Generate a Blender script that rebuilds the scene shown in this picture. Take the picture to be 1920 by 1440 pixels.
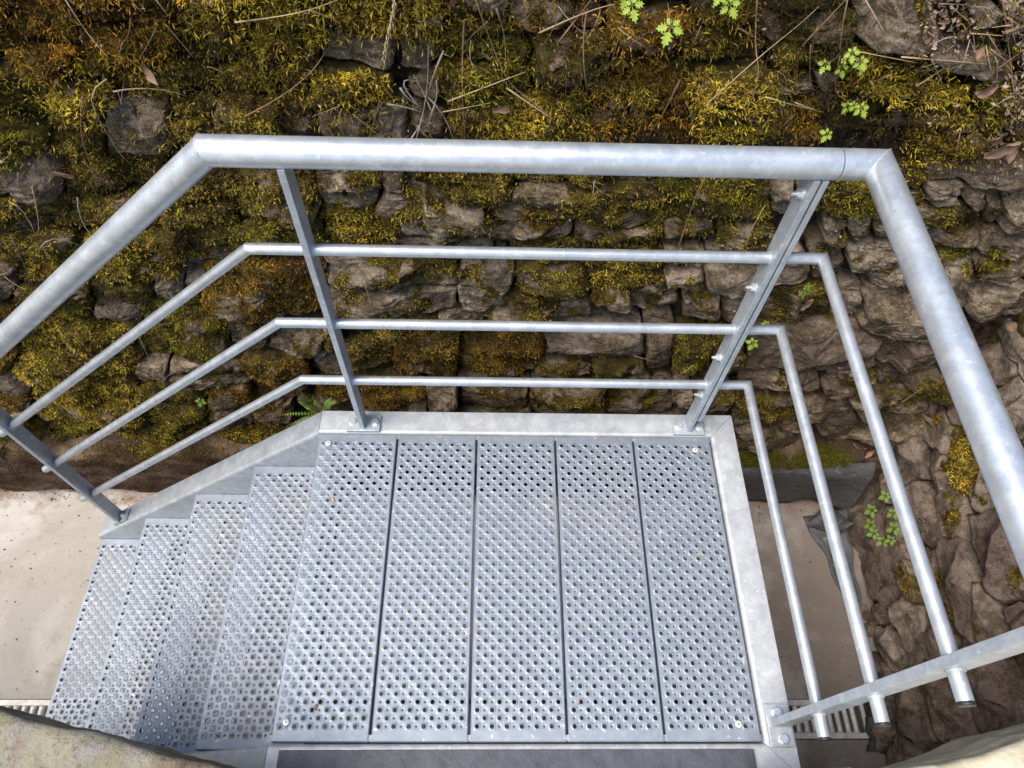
import bpy, bmesh, math, random
import numpy as np
from mathutils import Vector, Matrix

for o in list(bpy.data.objects): bpy.data.objects.remove(o, do_unlink=True)
S = bpy.context.scene
C = S.collection
R = math.radians
rng = np.random.default_rng(11)
random.seed(5)

# ------------------------------------------------------------------ camera
CAM = np.array([0.4388, -0.1385, 1.5773])
PITCH, YAW, ROLL, FPX = 1.0082, 0.0521, 0.0567, 1307.0
_fw = np.array([math.sin(YAW)*math.cos(PITCH), math.cos(YAW)*math.cos(PITCH), -math.sin(PITCH)])
_r0 = np.cross(_fw, [0, 0, 1]); _r0 /= np.linalg.norm(_r0); _u0 = np.cross(_r0, _fw)
_rt = math.cos(ROLL)*_r0 + math.sin(ROLL)*_u0
_up = math.cos(ROLL)*_u0 - math.sin(ROLL)*_r0
cd = bpy.data.cameras.new('camera')
cam = bpy.data.objects.new('camera', cd); C.objects.link(cam)
cam.matrix_world = Matrix(((_rt[0], _up[0], -_fw[0], CAM[0]), (_rt[1], _up[1], -_fw[1], CAM[1]), (_rt[2], _up[2], -_fw[2], CAM[2]), (0, 0, 0, 1)))
cd.sensor_width = 7.3; cd.lens = 7.3*FPX/1920.0
cd.clip_start = 0.02; cd.clip_end = 400
cd.dof.use_dof = True; cd.dof.focus_distance = 1.65; cd.dof.aperture_fstop = 3.4
S.camera = cam

# ------------------------------------------------------------------ light
W = bpy.data.worlds.new('World'); S.world = W; W.use_nodes = True
nt = W.node_tree; nt.nodes.clear()
sky = nt.nodes.new('ShaderNodeTexSky'); sky.sky_type = 'NISHITA'; sky.sun_disc = False
SUN_EL, SUN_AZ = R(60), R(-120)          # azimuth measured from +y towards +x
sky.sun_elevation = SUN_EL; sky.sun_rotation = SUN_AZ
sky.air_density = 1.0; sky.dust_density = 1.8; sky.ozone_density = 1.0
bg = nt.nodes.new('ShaderNodeBackground'); bg.inputs[1].default_value = 0.11
wo = nt.nodes.new('ShaderNodeOutputWorld')
nt.links.new(sky.outputs[0], bg.inputs[0]); nt.links.new(bg.outputs[0], wo.inputs[0])
sl = bpy.data.lights.new('sun', 'SUN'); sl.energy = 2.0; sl.angle = R(42); sl.color = (1.0, 0.92, 0.80)
sun = bpy.data.objects.new('sun', sl); C.objects.link(sun)
_d = Vector((math.sin(SUN_AZ)*math.cos(SUN_EL), math.cos(SUN_AZ)*math.cos(SUN_EL), math.sin(SUN_EL)))
sun.rotation_euler = _d.to_track_quat('Z', 'Y').to_euler(); sun.location = (0, 0, 6)
S.view_settings.view_transform = 'Standard'; S.view_settings.look = 'None'
S.view_settings.gamma = 1.0; S.view_settings.use_curve_mapping = False
S.view_settings.exposure = 1.25

# ------------------------------------------------------------------ helpers
def ray(u, v): return _fw + _rt*((u-960)/FPX) - _up*((v-720)/FPX)
def on_axis(u, v, ax, val):
    d = ray(u, v); return CAM + d*((val-CAM[ax])/d[ax])

def link(o, parent=None):
    C.objects.link(o)
    if parent is not None: o.parent = parent
    return o
def tag(o, label=None, cat=None, group=None, kind=None):
    if label: o['label'] = label
    if cat: o['category'] = cat
    if group: o['group'] = group
    if kind: o['kind'] = kind
    return o
def thing(name, label, cat, loc=(0, 0, 0), group=None):
    o = bpy.data.objects.new(name, None); o.empty_display_size = .05
    o.location = loc; C.objects.link(o); return tag(o, label, cat, group)
def mesh(name, V, F, mat, smooth=False):
    me = bpy.data.meshes.new(name)
    me.from_pydata([tuple(map(float, v)) for v in V], [], [tuple(int(i) for i in f) for f in F])
    if mat: me.materials.append(mat)
    if smooth: me.polygons.foreach_set('use_smooth', [True]*len(me.polygons))
    me.update(); return me
def npmesh(name, V, Q, mat, smooth=False, n=4):
    """fast mesh from numpy: V (n,3), Q (m,n)"""
    me = bpy.data.meshes.new(name)
    me.vertices.add(len(V)); me.vertices.foreach_set('co', np.ascontiguousarray(V, np.float32).ravel())
    me.loops.add(Q.size); me.loops.foreach_set('vertex_index', np.ascontiguousarray(Q, np.int32).ravel())
    me.polygons.add(len(Q)); me.polygons.foreach_set('loop_start', np.arange(0, Q.size, n, dtype=np.int32))
    me.polygons.foreach_set('loop_total', np.full(len(Q), n, np.int32))
    if smooth: me.polygons.foreach_set('use_smooth', np.ones(len(Q), bool))
    if mat: me.materials.append(mat)
    me.update(calc_edges=True); return me
def obj(name, me, parent=None, loc=(0, 0, 0), rot=None):
    o = bpy.data.objects.new(name, me); o.location = loc
    if rot: o.rotation_euler = rot
    return link(o, parent)

class MB:
    def __init__(s): s.V = []; s.F = []
    def add(s, V, F):
        n = len(s.V); s.V += [tuple(v) for v in V]; s.F += [tuple(i+n for i in f) for f in F]; return s
    def box(s, a, b, M=None):
        V = [(x, y, z) for x in (a[0], b[0]) for y in (a[1], b[1]) for z in (a[2], b[2])]
        if M is not None: V = [tuple(M @ Vector(v)) for v in V]
        return s.add(V, [(0, 1, 3, 2), (4, 6, 7, 5), (0, 4, 5, 1), (2, 3, 7, 6), (0, 2, 6, 4), (1, 5, 7, 3)])
    def build(s, name, mat, parent=None, smooth=False, bevel=0, loc=(0, 0, 0)):
        me = mesh(name, s.V, s.F, mat, smooth)
        if bevel:
            bm = bmesh.new(); bm.from_mesh(me)
            bmesh.ops.bevel(bm, geom=list(bm.edges), offset=bevel, segments=2, affect='EDGES', profile=.6)
            bm.to_mesh(me); bm.free()
        return obj(name, me, parent, loc)

def tube(path, r, n=24, caps=True, rads=None):
    """mitred swept tube"""
    P = [Vector(p) for p in path]; V = []; F = []
    d0 = (P[1]-P[0]).normalized()
    a = d0.cross(Vector((0, 0, 1)))
    if a.length < 1e-4: a = Vector((1, 0, 0))
    a.normalize(); b = a.cross(d0)
    ring = [a*math.cos(2*math.pi*i/n) + b*math.sin(2*math.pi*i/n) for i in range(n)]
    dirs = [(P[i+1]-P[i]).normalized() for i in range(len(P)-1)]
    for i, p in enumerate(P):
        if i == 0: nrm = dirs[0]; din = dirs[0]
        elif i == len(P)-1: nrm = dirs[-1]; din = dirs[-1]
        else: nrm = (dirs[i-1]+dirs[i]).normalized(); din = dirs[i-1]
        rr = rads[i] if rads else r
        new = []
        for q in ring:
            t = -(q.dot(nrm))/din.dot(nrm)
            w = q + din*t
            new.append(w); V.append(p + w*rr)
        if 0 < i < len(P)-1:   # rotate frame to next direction
            m = dirs[i-1].rotation_difference(dirs[i]); ring = [m @ q for q in ring]
    for i in range(len(P)-1):
        for k in range(n):
            F.append((i*n+k, i*n+(k+1) % n, (i+1)*n+(k+1) % n, (i+1)*n+k))
    if caps:
        F.append(tuple(range(n))[::-1]); F.append(tuple((len(P)-1)*n+k for k in range(n)))
    return V, F

# vectorised gradient noise
_perm = rng.permutation(256)
_grad = rng.normal(size=(256, 3)); _grad /= np.linalg.norm(_grad, axis=1, keepdims=True)
_p32 = _perm.astype(np.int32); _g32 = np.ascontiguousarray(_grad.T, np.float32)
def pnoise(P):
    P = np.asarray(P, np.float32); X = [np.ascontiguousarray(P[..., k]) for k in range(3)]
    I = [np.floor(x).astype(np.int32) for x in X]; f = [x-i for x, i in zip(X, I)]; w = [t*t*t*(t*(t*6-15)+10) for t in f]
    out = np.zeros_like(X[0])
    for dx in (0, 1):
        hx = _p32[(I[0]+dx) & 255]; wx = w[0] if dx else 1-w[0]; fx = f[0]-dx
        for dy in (0, 1):
            hy = _p32[(hx+I[1]+dy) & 255]; wy = wx*(w[1] if dy else 1-w[1]); fy_ = f[1]-dy
            for dz in (0, 1):
                h = _p32[(hy+I[2]+dz) & 255]
                out += (_g32[0][h]*fx+_g32[1][h]*fy_+_g32[2][h]*(f[2]-dz))*(wy*(w[2] if dz else 1-w[2]))
    return out*1.6
def fbm(P, o=4, l=2.1, g=.5):
    P = np.asarray(P, float); s = 0; a = 1
    for i in range(o): s = s + a*pnoise(P*(l**i)+i*7.3); a *= g
    return s
def sstep(a, b, x): t = np.clip((x-a)/(b-a), 0, 1); return t*t*(3-2*t)

# ------------------------------------------------------------------ materials
class NT:
    def __init__(s, name):
        s.m = bpy.data.materials.new(name); s.m.use_nodes = True
        s.t = s.m.node_tree; s.b = s.t.nodes['Principled BSDF']
    def n(s, typ, **kw):
        nd = s.t.nodes.new(typ)
        for k, v in kw.items():
            if k in nd.inputs.keys(): nd.inputs[k].default_value = v
            else: setattr(nd, k, v)
        return nd
    def l(s, a, b): s.t.links.new(a, b); return s
    def pos(s, scale=(1, 1, 1), obj=False):
        mp = s.n('ShaderNodeMapping'); mp.inputs['Scale'].default_value = scale
        if obj: s.l(s.n('ShaderNodeTexCoord').outputs['Object'], mp.inputs[0])
        else: s.l(s.n('ShaderNodeNewGeometry').outputs['Position'], mp.inputs[0])
        return mp.outputs[0]
    def noise(s, scale, detail=5, rough=.55, vec=None, dist=0):
        nd = s.n('ShaderNodeTexNoise', Scale=scale, Detail=detail, Roughness=rough, Distortion=dist)
        s.l(vec if vec is not None else s.pos(), nd.inputs['Vector']); return nd.outputs['Fac']
    def ramp(s, fac, stops):
        nd = s.n('ShaderNodeValToRGB'); e = nd.color_ramp.elements
        while len(e) < len(stops): e.new(.5)
        for i, (p, c) in enumerate(stops): e[i].position = p; e[i].color = (c[0], c[1], c[2], 1) if len(c) == 3 else c
        s.l(fac, nd.inputs[0]); return nd.outputs[0]
    def rng(s, fac, a, b, c, d):
        nd = s.n('ShaderNodeMapRange'); s.l(fac, nd.inputs[0])
        for i, v in enumerate((a, b, c, d)): nd.inputs[i+1].default_value = v
        return nd.outputs[0]
    def mix(s, fac, a, b, mode='MIX'):
        nd = s.n('ShaderNodeMix', data_type='RGBA', blend_type=mode)
        for sock, v in ((nd.inputs[0], fac), (nd.inputs[6], a), (nd.inputs[7], b)):
            if isinstance(v, (int, float)): sock.default_value = v
            elif isinstance(v, tuple): sock.default_value = (*v, 1)
            else: s.l(v, sock)
        return nd.outputs[2]
    def math(s, op, a, b=None):
        nd = s.n('ShaderNodeMath', operation=op)
        for i, v in enumerate((a, b)):
            if v is None: continue
            if isinstance(v, (int, float)): nd.inputs[i].default_value = v
            else: s.l(v, nd.inputs[i])
        return nd.outputs[0]
    def attr(s, name):
        nd = s.n('ShaderNodeAttribute', attribute_name=name); return nd
    def bump(s, h, strength, dist=.01, prev=None):
        nd = s.n('ShaderNodeBump', Strength=strength, Distance=dist); s.l(h, nd.inputs['Height'])
        if prev is not None: s.l(prev, nd.inputs['Normal'])
        return nd.outputs[0]
    def out(s, col=None, rough=None, nrm=None, metal=None, spec=None):
        for k, v in (('Base Color', col), ('Roughness', rough), ('Normal', nrm), ('Metallic', metal), ('Specular IOR Level', spec)):
            if v is None: continue
            if isinstance(v, (int, float)): s.b.inputs[k].default_value = v
            elif isinstance(v, tuple): s.b.inputs[k].default_value = (*v, 1)
            else: s.l(v, s.b.inputs[k])
        return s.m

def galv(name, c0=(.50, .53, .57), c1=(.68, .71, .74), rough=(.34, .56), dirt=.25, metal=.6):
    t = NT(name)
    a = t.noise(26, 5, .7, t.pos(), .4); v = t.n('ShaderNodeTexVoronoi', Scale=70.0)
    t.l(t.pos((1, 1, 1)), v.inputs['Vector'])
    b = t.noise(120, 3, .6)
    col = t.mix(t.rng(a, .40, .60, 0, 1), c0, c1)
    col = t.mix(t.math('MULTIPLY', v.outputs['Color'], .42), col, tuple(x*.72 for x in c0))
    dm = t.rng(t.noise(3.1, 6, .7), .50, .62, 0, dirt)
    col = t.mix(dm, col, (.42, .38, .32))
    spot = t.rng(t.noise(60, 4, .7), .62, .67, 0, .5)
    col = t.mix(spot, col, (.8, .8, .79))
    nrm = t.bump(b, .10, .002); nrm = t.bump(t.noise(18, 3), .10, .006, nrm)
    return t.out(col, t.rng(t.noise(14, 5, .65), .38, .62, *rough), nrm, metal)
M_chan = galv('weathered galvanised channel', (.47, .495, .52), (.60, .625, .65), (.42, .58), .16, .35)
M_galv = galv('galvanised steel', (.42, .46, .50), (.54, .58, .615), (.40, .56), .10, .42)
M_rail = galv('galvanised tube', (.50, .54, .575), (.63, .665, .695), (.34, .46), .12, .62)
M_deck = galv('galvanised perforated sheet', (.262, .303, .362), (.312, .353, .412), (.48, .58), .12, .45)
M_bolt = galv('zinc bolt', (.66, .69, .72), (.82, .84, .86), (.22, .36), .05)
def plain(name, col, rough=.6, metal=0, bump=.0, scale=60, var=.25):
    t = NT(name); n1 = t.noise(scale*.3, 5, .65)
    c = t.mix(t.rng(n1, .3, .7, 0, 1), tuple(x*(1-var) for x in col), tuple(min(1, x*(1+var)) for x in col))
    nrm = t.bump(t.noise(scale, 4, .6), bump, .004) if bump else None
    return t.out(c, rough, nrm, metal)
M_cap = plain('black plastic cap', (.02, .02, .024), .5)
M_screw = plain('bright screw', (.86, .86, .84), .35, .25, 0, 60, .05)
M_liner = None
def m_stone(name='wall stone', aniso=3.2, bs=1.0, tint=(1, 1, 1)):
    t = NT(name); sc = t.attr('sc'); sep = t.n('ShaderNodeSeparateColor'); t.l(sc.outputs['Color'], sep.inputs[0])
    p = t.pos(); st = t.pos((1, 1, aniso))
    n1 = t.noise(9, 7, .66, p, .3); n2 = t.noise(30, 8, .72, st, .4); n3 = t.noise(85, 6, .75, p); n4 = t.noise(220, 3, .7, p)
    f = t.math('ADD', t.math('MULTIPLY', n1, .5), t.math('MULTIPLY', n2, .5))
    col = t.ramp(f, [(.40, (.062, .042, .027)), (.47, (.19, .135, .088)), (.53, (.33, .245, .165)), (.61, (.52, .41, .295))])
    pale = t.ramp(f, [(.40, (.12, .092, .064)), (.49, (.37, .30, .21)), (.60, (.67, .575, .435))])
    col = t.mix(sep.outputs[1], col, pale)
    col = t.mix(t.math('MULTIPLY', sep.outputs[2], t.rng(n2, .4, .58, .2, .85)), col, (.165, .115, .105))
    col = t.mix(t.rng(n3, .52, .63, 0, .6), col, (.05, .037, .027))                      # pits, dark lichen
    col = t.mix(t.rng(t.noise(14, 5, .7, p), .49, .60, 0, .65), col, (.062, .048, .018))     # olive algae film
    col = t.mix(t.rng(n4, .57, .66, 0, .45), col, (.38, .33, .26))                          # mineral grains
    if tint != (1, 1, 1): col = t.mix(1.0, col, tint, 'MULTIPLY')
    mo = t.rng(t.math('ADD', sep.outputs[0], t.math('MULTIPLY', t.math('SUBTRACT', t.noise(38, 4, .7, p), .5), .8)), .25, .6, 0, 1)
    mc = t.ramp(t.noise(26, 5, .7, p), [(.38, (.028, .020, .008)), (.5, (.075, .055, .015)), (.62, (.14, .11, .022))])
    col = t.mix(mo, col, mc)
    nrm = t.bump(n2, bs, .022*bs); nrm = t.bump(n3, .9, .007, nrm); nrm = t.bump(n4, .4, .002, nrm)
    return t.out(col, .88, nrm, None, .2)
M_stone = m_stone(); M_stone2 = m_stone('rubble slab stone', 1.0, .6, (.74, .74, .80))
def m_vc(name, rough=.75, spec=.2, trans=.0):
    t = NT(name); a = t.attr('col'); t.out(a.outputs['Color'], rough, None, None, spec)
    if trans:
        tr = t.n('ShaderNodeBsdfTranslucent'); t.l(a.outputs['Color'], tr.inputs[0])
        mx = t.n('ShaderNodeMixShader'); mx.inputs[0].default_value = trans
        t.l(t.b.outputs[0], mx.inputs[1]); t.l(tr.outputs[0], mx.inputs[2])
        t.l(mx.outputs[0], t.t.nodes['Material Output'].inputs[0])
    return t.m
M_moss = m_vc('moss fronds', .7, .15, .25)
M_litter = m_vc('leaf litter flakes', .8, .15)
def m_soil():
    t = NT('dark soil'); n = t.noise(30, 6, .7)
    return t.out(t.ramp(n, [(.4, (.018, .013, .008)), (.6, (.10, .068, .043))]), .95, t.bump(n, .8, .02), None, .1)
M_soil = m_soil()
def m_concrete():
    t = NT('trodden concrete floor'); p = t.pos()
    n1 = t.noise(2.2, 6, .6, p, .4); n2 = t.noise(60, 5, .7, p); n3 = t.noise(9, 6, .7, p)
    col = t.ramp(n1, [(.38, (.37, .345, .31)), (.5, (.45, .425, .39)), (.62, (.53, .51, .475))])
    col = t.mix(t.rng(n3, .5, .64, 0, .45), col, (.335, .30, .265))
    # brown earth washed over the dead end, its shade also put into the colour
    sx = t.n('ShaderNodeSeparateXYZ'); t.l(t.n('ShaderNodeNewGeometry').outputs['Position'], sx.inputs[0])
    e = t.math('ADD', t.rng(sx.outputs[0], .9, 1.7, 0, .9), t.math('MULTIPLY', t.math('SUBTRACT', n3, .5), 1.5))
    col = t.mix(t.rng(e, .15, .8, 0, .82), col, (.19, .15, .128))
    w = t.math('ADD', t.rng(sx.outputs[1], .80, .97, 0, .8), t.math('MULTIPLY', t.math('SUBTRACT', n3, .5), 2.0))
    col = t.mix(t.rng(w, .45, .9, 0, .7), col, (.17, .10, .065))
    col = t.mix(t.rng(n2, .60, .68, 0, .6), col, (.15, .105, .08))
    col = t.mix(t.rng(t.noise(130, 3, .7, p), .69, .74, 0, .6), col, (.08, .055, .045))
    return t.out(col, .85, t.bump(n2, .25, .004, t.bump(n3, .3, .008)), None, .25)
M_floor = m_concrete()
def m_footing():
    t = NT('earthy footing concrete'); p = t.pos((1, 1, 2.5)); n1 = t.noise(6, 6, .65, p); n2 = t.noise(70, 5, .7)
    col = t.ramp(n1, [(.38, (.035, .022, .014)), (.5, (.085, .055, .036)), (.64, (.19, .135, .095))])
    col = t.mix(t.rng(n2, .5, .7, 0, .7), col, (.035, .024, .014))
    return t.out(col, .92, t.bump(n2, .8, .008, t.bump(n1, .6, .02)), None, .15)
M_footing = m_footing()
def m_liner():
    t = NT('black rubber liner'); n = t.noise(16, 5, .7, t.pos((1, 1, 3))); n2 = t.noise(70, 4, .75, t.pos((.5, .5, 1.6)), .5)
    col = t.ramp(n, [(.35, (.042, .043, .045)), (.65, (.095, .098, .103))])
    col = t.mix(t.rng(n2, .60, .66, 0, .75), col, (.32, .29, .25))
    col = t.mix(t.rng(t.noise(4, 4), .5, .7, 0, .5), col, (.10, .085, .068))
    return t.out(col, .55, t.bump(n, .3, .006), None, .4)
M_liner = m_liner()
def m_sand():
    t = NT('weathered sandstone'); p = t.pos(); n1 = t.noise(5, 6, .6, p, .4); n2 = t.noise(40, 6, .72, p); n3 = t.noise(9, 4, .6, p, .8)
    col = t.ramp(n1, [(.36, (.13, .10, .07)), (.46, (.25, .22, .155)), (.54, (.36, .33, .245)), (.64, (.32, .30, .27))])
    col = t.mix(t.rng(n3, .52, .62, 0, .5), col, (.24, .23, .085))
    col = t.mix(t.rng(n3, .36, .46, .6, 0), col, (.27, .18, .14))
    col = t.mix(t.rng(n2, .56, .64, 0, .6), col, (.14, .095, .06))
    col = t.mix(t.rng(t.noise(130, 4, .75, p), .56, .68, 0, .6), col, (.13, .095, .065))
    return t.out(col, .88, t.bump(t.noise(110, 6, .75, p), .8, .006, t.bump(n2, .8, .012, t.bump(n1, .4, .02))), None, .2)
M_sand = m_sand()
M_pale = plain('pale cream sandstone', (.56, .50, .37), .88, 0, .7, 55, .28)
M_plate = plain('dark worn slate', (.055, .062, .075), .5, 0, .25, 90, .35)
M_grate = galv('galvanised drain cover', (.60, .59, .57), (.80, .785, .76), (.4, .6), .35, .15)
M_grass = plain('hillside turf', (.05, .06, .02), .9, 0, .6, 20)
def twig_mat(name, col): return plain(name, col, .8, 0, .3, 300, .3)
M_straw = twig_mat('dry straw', (.38, .29, .165)); M_twig = twig_mat('brown twig', (.19, .11, .075)); M_grey = twig_mat('grey rootlet', (.28, .24, .20))
M_dead = plain('dead brown leaf', (.21, .125, .08), .75, 0, .4, 120, .4)
def m_leaf(name, c0, c1):
    t = NT(name); n = t.noise(90, 3, .6); col = t.mix(t.rng(n, .3, .7, 0, 1), c0, c1); t.out(col, .5, t.bump(n, .3, .002), None, .35)
    tr = t.n('ShaderNodeBsdfTranslucent'); t.l(col, tr.inputs[0]); mx = t.n('ShaderNodeMixShader'); mx.inputs[0].default_value = .35
    t.l(t.b.outputs[0], mx.inputs[1]); t.l(tr.outputs[0], mx.inputs[2]); t.l(mx.outputs[0], t.t.nodes['Material Output'].inputs[0]); return t.m
M_leaf = m_leaf('fresh herb leaf', (.32, .46, .05), (.44, .58, .09))
M_leafd = m_leaf('shaded herb leaf', (.16, .28, .035), (.24, .38, .06))  # darker copy of the leaf green, shade put into the colour
M_fern = m_leaf('fern pinna', (.16, .40, .04), (.26, .52, .07))

def set_col(me, name, arr, domain='POINT'):
    a = me.color_attributes.new(name, 'FLOAT_COLOR', domain)
    a.data.foreach_set('color', np.ascontiguousarray(arr, np.float32).ravel())

# ================================================================== SETTING
ZG = -1.0
DW, DD = 1.0, 0.699          # deck size
# floor with the drain trench cut into it
fy = [-0.10, .092, .218, 40]
V = []; F = []
xs = [-30, 30]
rows = [(-.10, ZG), (.092, ZG), (.092, ZG-.11), (.218, ZG-.11), (.218, ZG), (30, ZG)]
for y, z in rows: V += [(-30, y, z), (30, y, z)]
for i in range(len(rows)-1): F.append((2*i, 2*i+1, 2*i+3, 2*i+2))
tag(obj('floor', mesh('floor', V, F, M_floor)), kind='structure')
# hillside above the stone walls and the terrace behind the parapet
nx = 24; V = []; F = []
for j in range(10):
    for i in range(nx+1):
        x = -30+60*i/nx; y = 1.34+j*j*.28
        V.append((x, y, 1.52+(y-1.34)*.35+.25*math.sin(x*.7+j)*(j > 0)*.6))
for j in range(9):
    for i in range(nx): a = j*(nx+1)+i; F.append((a, a+1, a+nx+2, a+nx+1))
tag(obj('hillside', mesh('hillside', V, F, M_grass, True)), kind='structure')
m = MB(); m.box((-30, -30, -.35), (30, -.55, -.012))
tag(m.build('terrace', M_sand), kind='structure')

# ================================================================== DRY STONE WALLS
def visible(P, m):
    """within the photograph's field of view, with a margin m (fraction of the frame) for a step to the side"""
    d = np.asarray(P)-CAM; z = d@_fw; u = 960+FPX*(d@_rt)/z; v = 720-FPX*(d@_up)/z
    return (u > -1920*m) & (u < 1920*(1+m)) & (v > -1440*m) & (v < 1440*(1+m))
class Wall:
    def __init__(s, org, eu, ev):
        s.o = np.array(org, float); s.eu = np.array(eu, float); s.eu /= np.linalg.norm(s.eu)
        s.ev = np.array(ev, float); s.ev /= np.linalg.norm(s.ev); s.n = np.cross(s.eu, s.ev)
        s.st = []
    def uv(s, px, py, w=.02):
        d = ray(px, py); q = s.o+s.n*w; t = np.dot(q-CAM, s.n)/np.dot(d, s.n); p = CAM+d*t-s.o
        return np.array([p@s.eu, p@s.ev])
    def world(s, uvw): return s.o + uvw[..., 0:1]*s.eu + uvw[..., 1:2]*s.ev + uvw[..., 2:3]*s.n
    def add(s, c, A, B, moss, tone='b', pale=None, w=None, red=None):
        s.st.append(dict(c=np.array(c), M=np.linalg.inv(np.array([A, B]).T), A=np.array(A), B=np.array(B), moss=moss, tone=tone,
                         pale=rng.uniform(0, .16) if pale is None else pale, red=max(0, rng.normal(.1, .25)) if red is None else red,
                         w=rng.normal(0, .017) if w is None else w))
    def dist(s, P, idx=None):
        st = s.st if idx is None else [s.st[i] for i in idx]
        Mx = np.array([q['M'] for q in st]); c = np.array([q['c'] for q in st])
        L = np.einsum('kij,...kj->...ki', Mx, P[..., None, :]-c)
        return (np.abs(L[..., 0])**4.5+np.abs(L[..., 1])**4.5)**(1/4.5)
    def fill(s, u0, u1, v0, v1, sizes, gap=1.3, moss=(.2, 1), tone='bogd', mf=None, reject=None, pale=None):
        for hu, hv, tries, w in sizes:
            for _ in range(tries):
                p = np.array([rng.uniform(u0, u1), rng.uniform(v0, v1)])
                if reject is not None and reject(p): continue
                a = hu*rng.uniform(.7, 1.3); b = hv*rng.uniform(.75, 1.25); an = rng.normal(0, .12)
                near = [i for i, q_ in enumerate(s.st) if abs(q_['c'][0]-p[0]) < .34 and abs(q_['c'][1]-p[1]) < .24]
                if near:
                    T = np.array([p, p+[a*.75, 0], p-[a*.75, 0], p+[0, b*.75], p-[0, b*.75]])
                    D_ = s.dist(T, near).min(-1)
                    if D_.min() < gap-.25 or D_[0] < gap: continue
                s.add(p, (a*math.cos(an), a*math.sin(an)), (-b*math.sin(an), b*math.cos(an)),
                      rng.uniform(*moss) if mf is None else mf(p), random.choice(tone), pale=None if pale is None else rng.uniform(*pale), w=rng.normal(w, .008))

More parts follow.
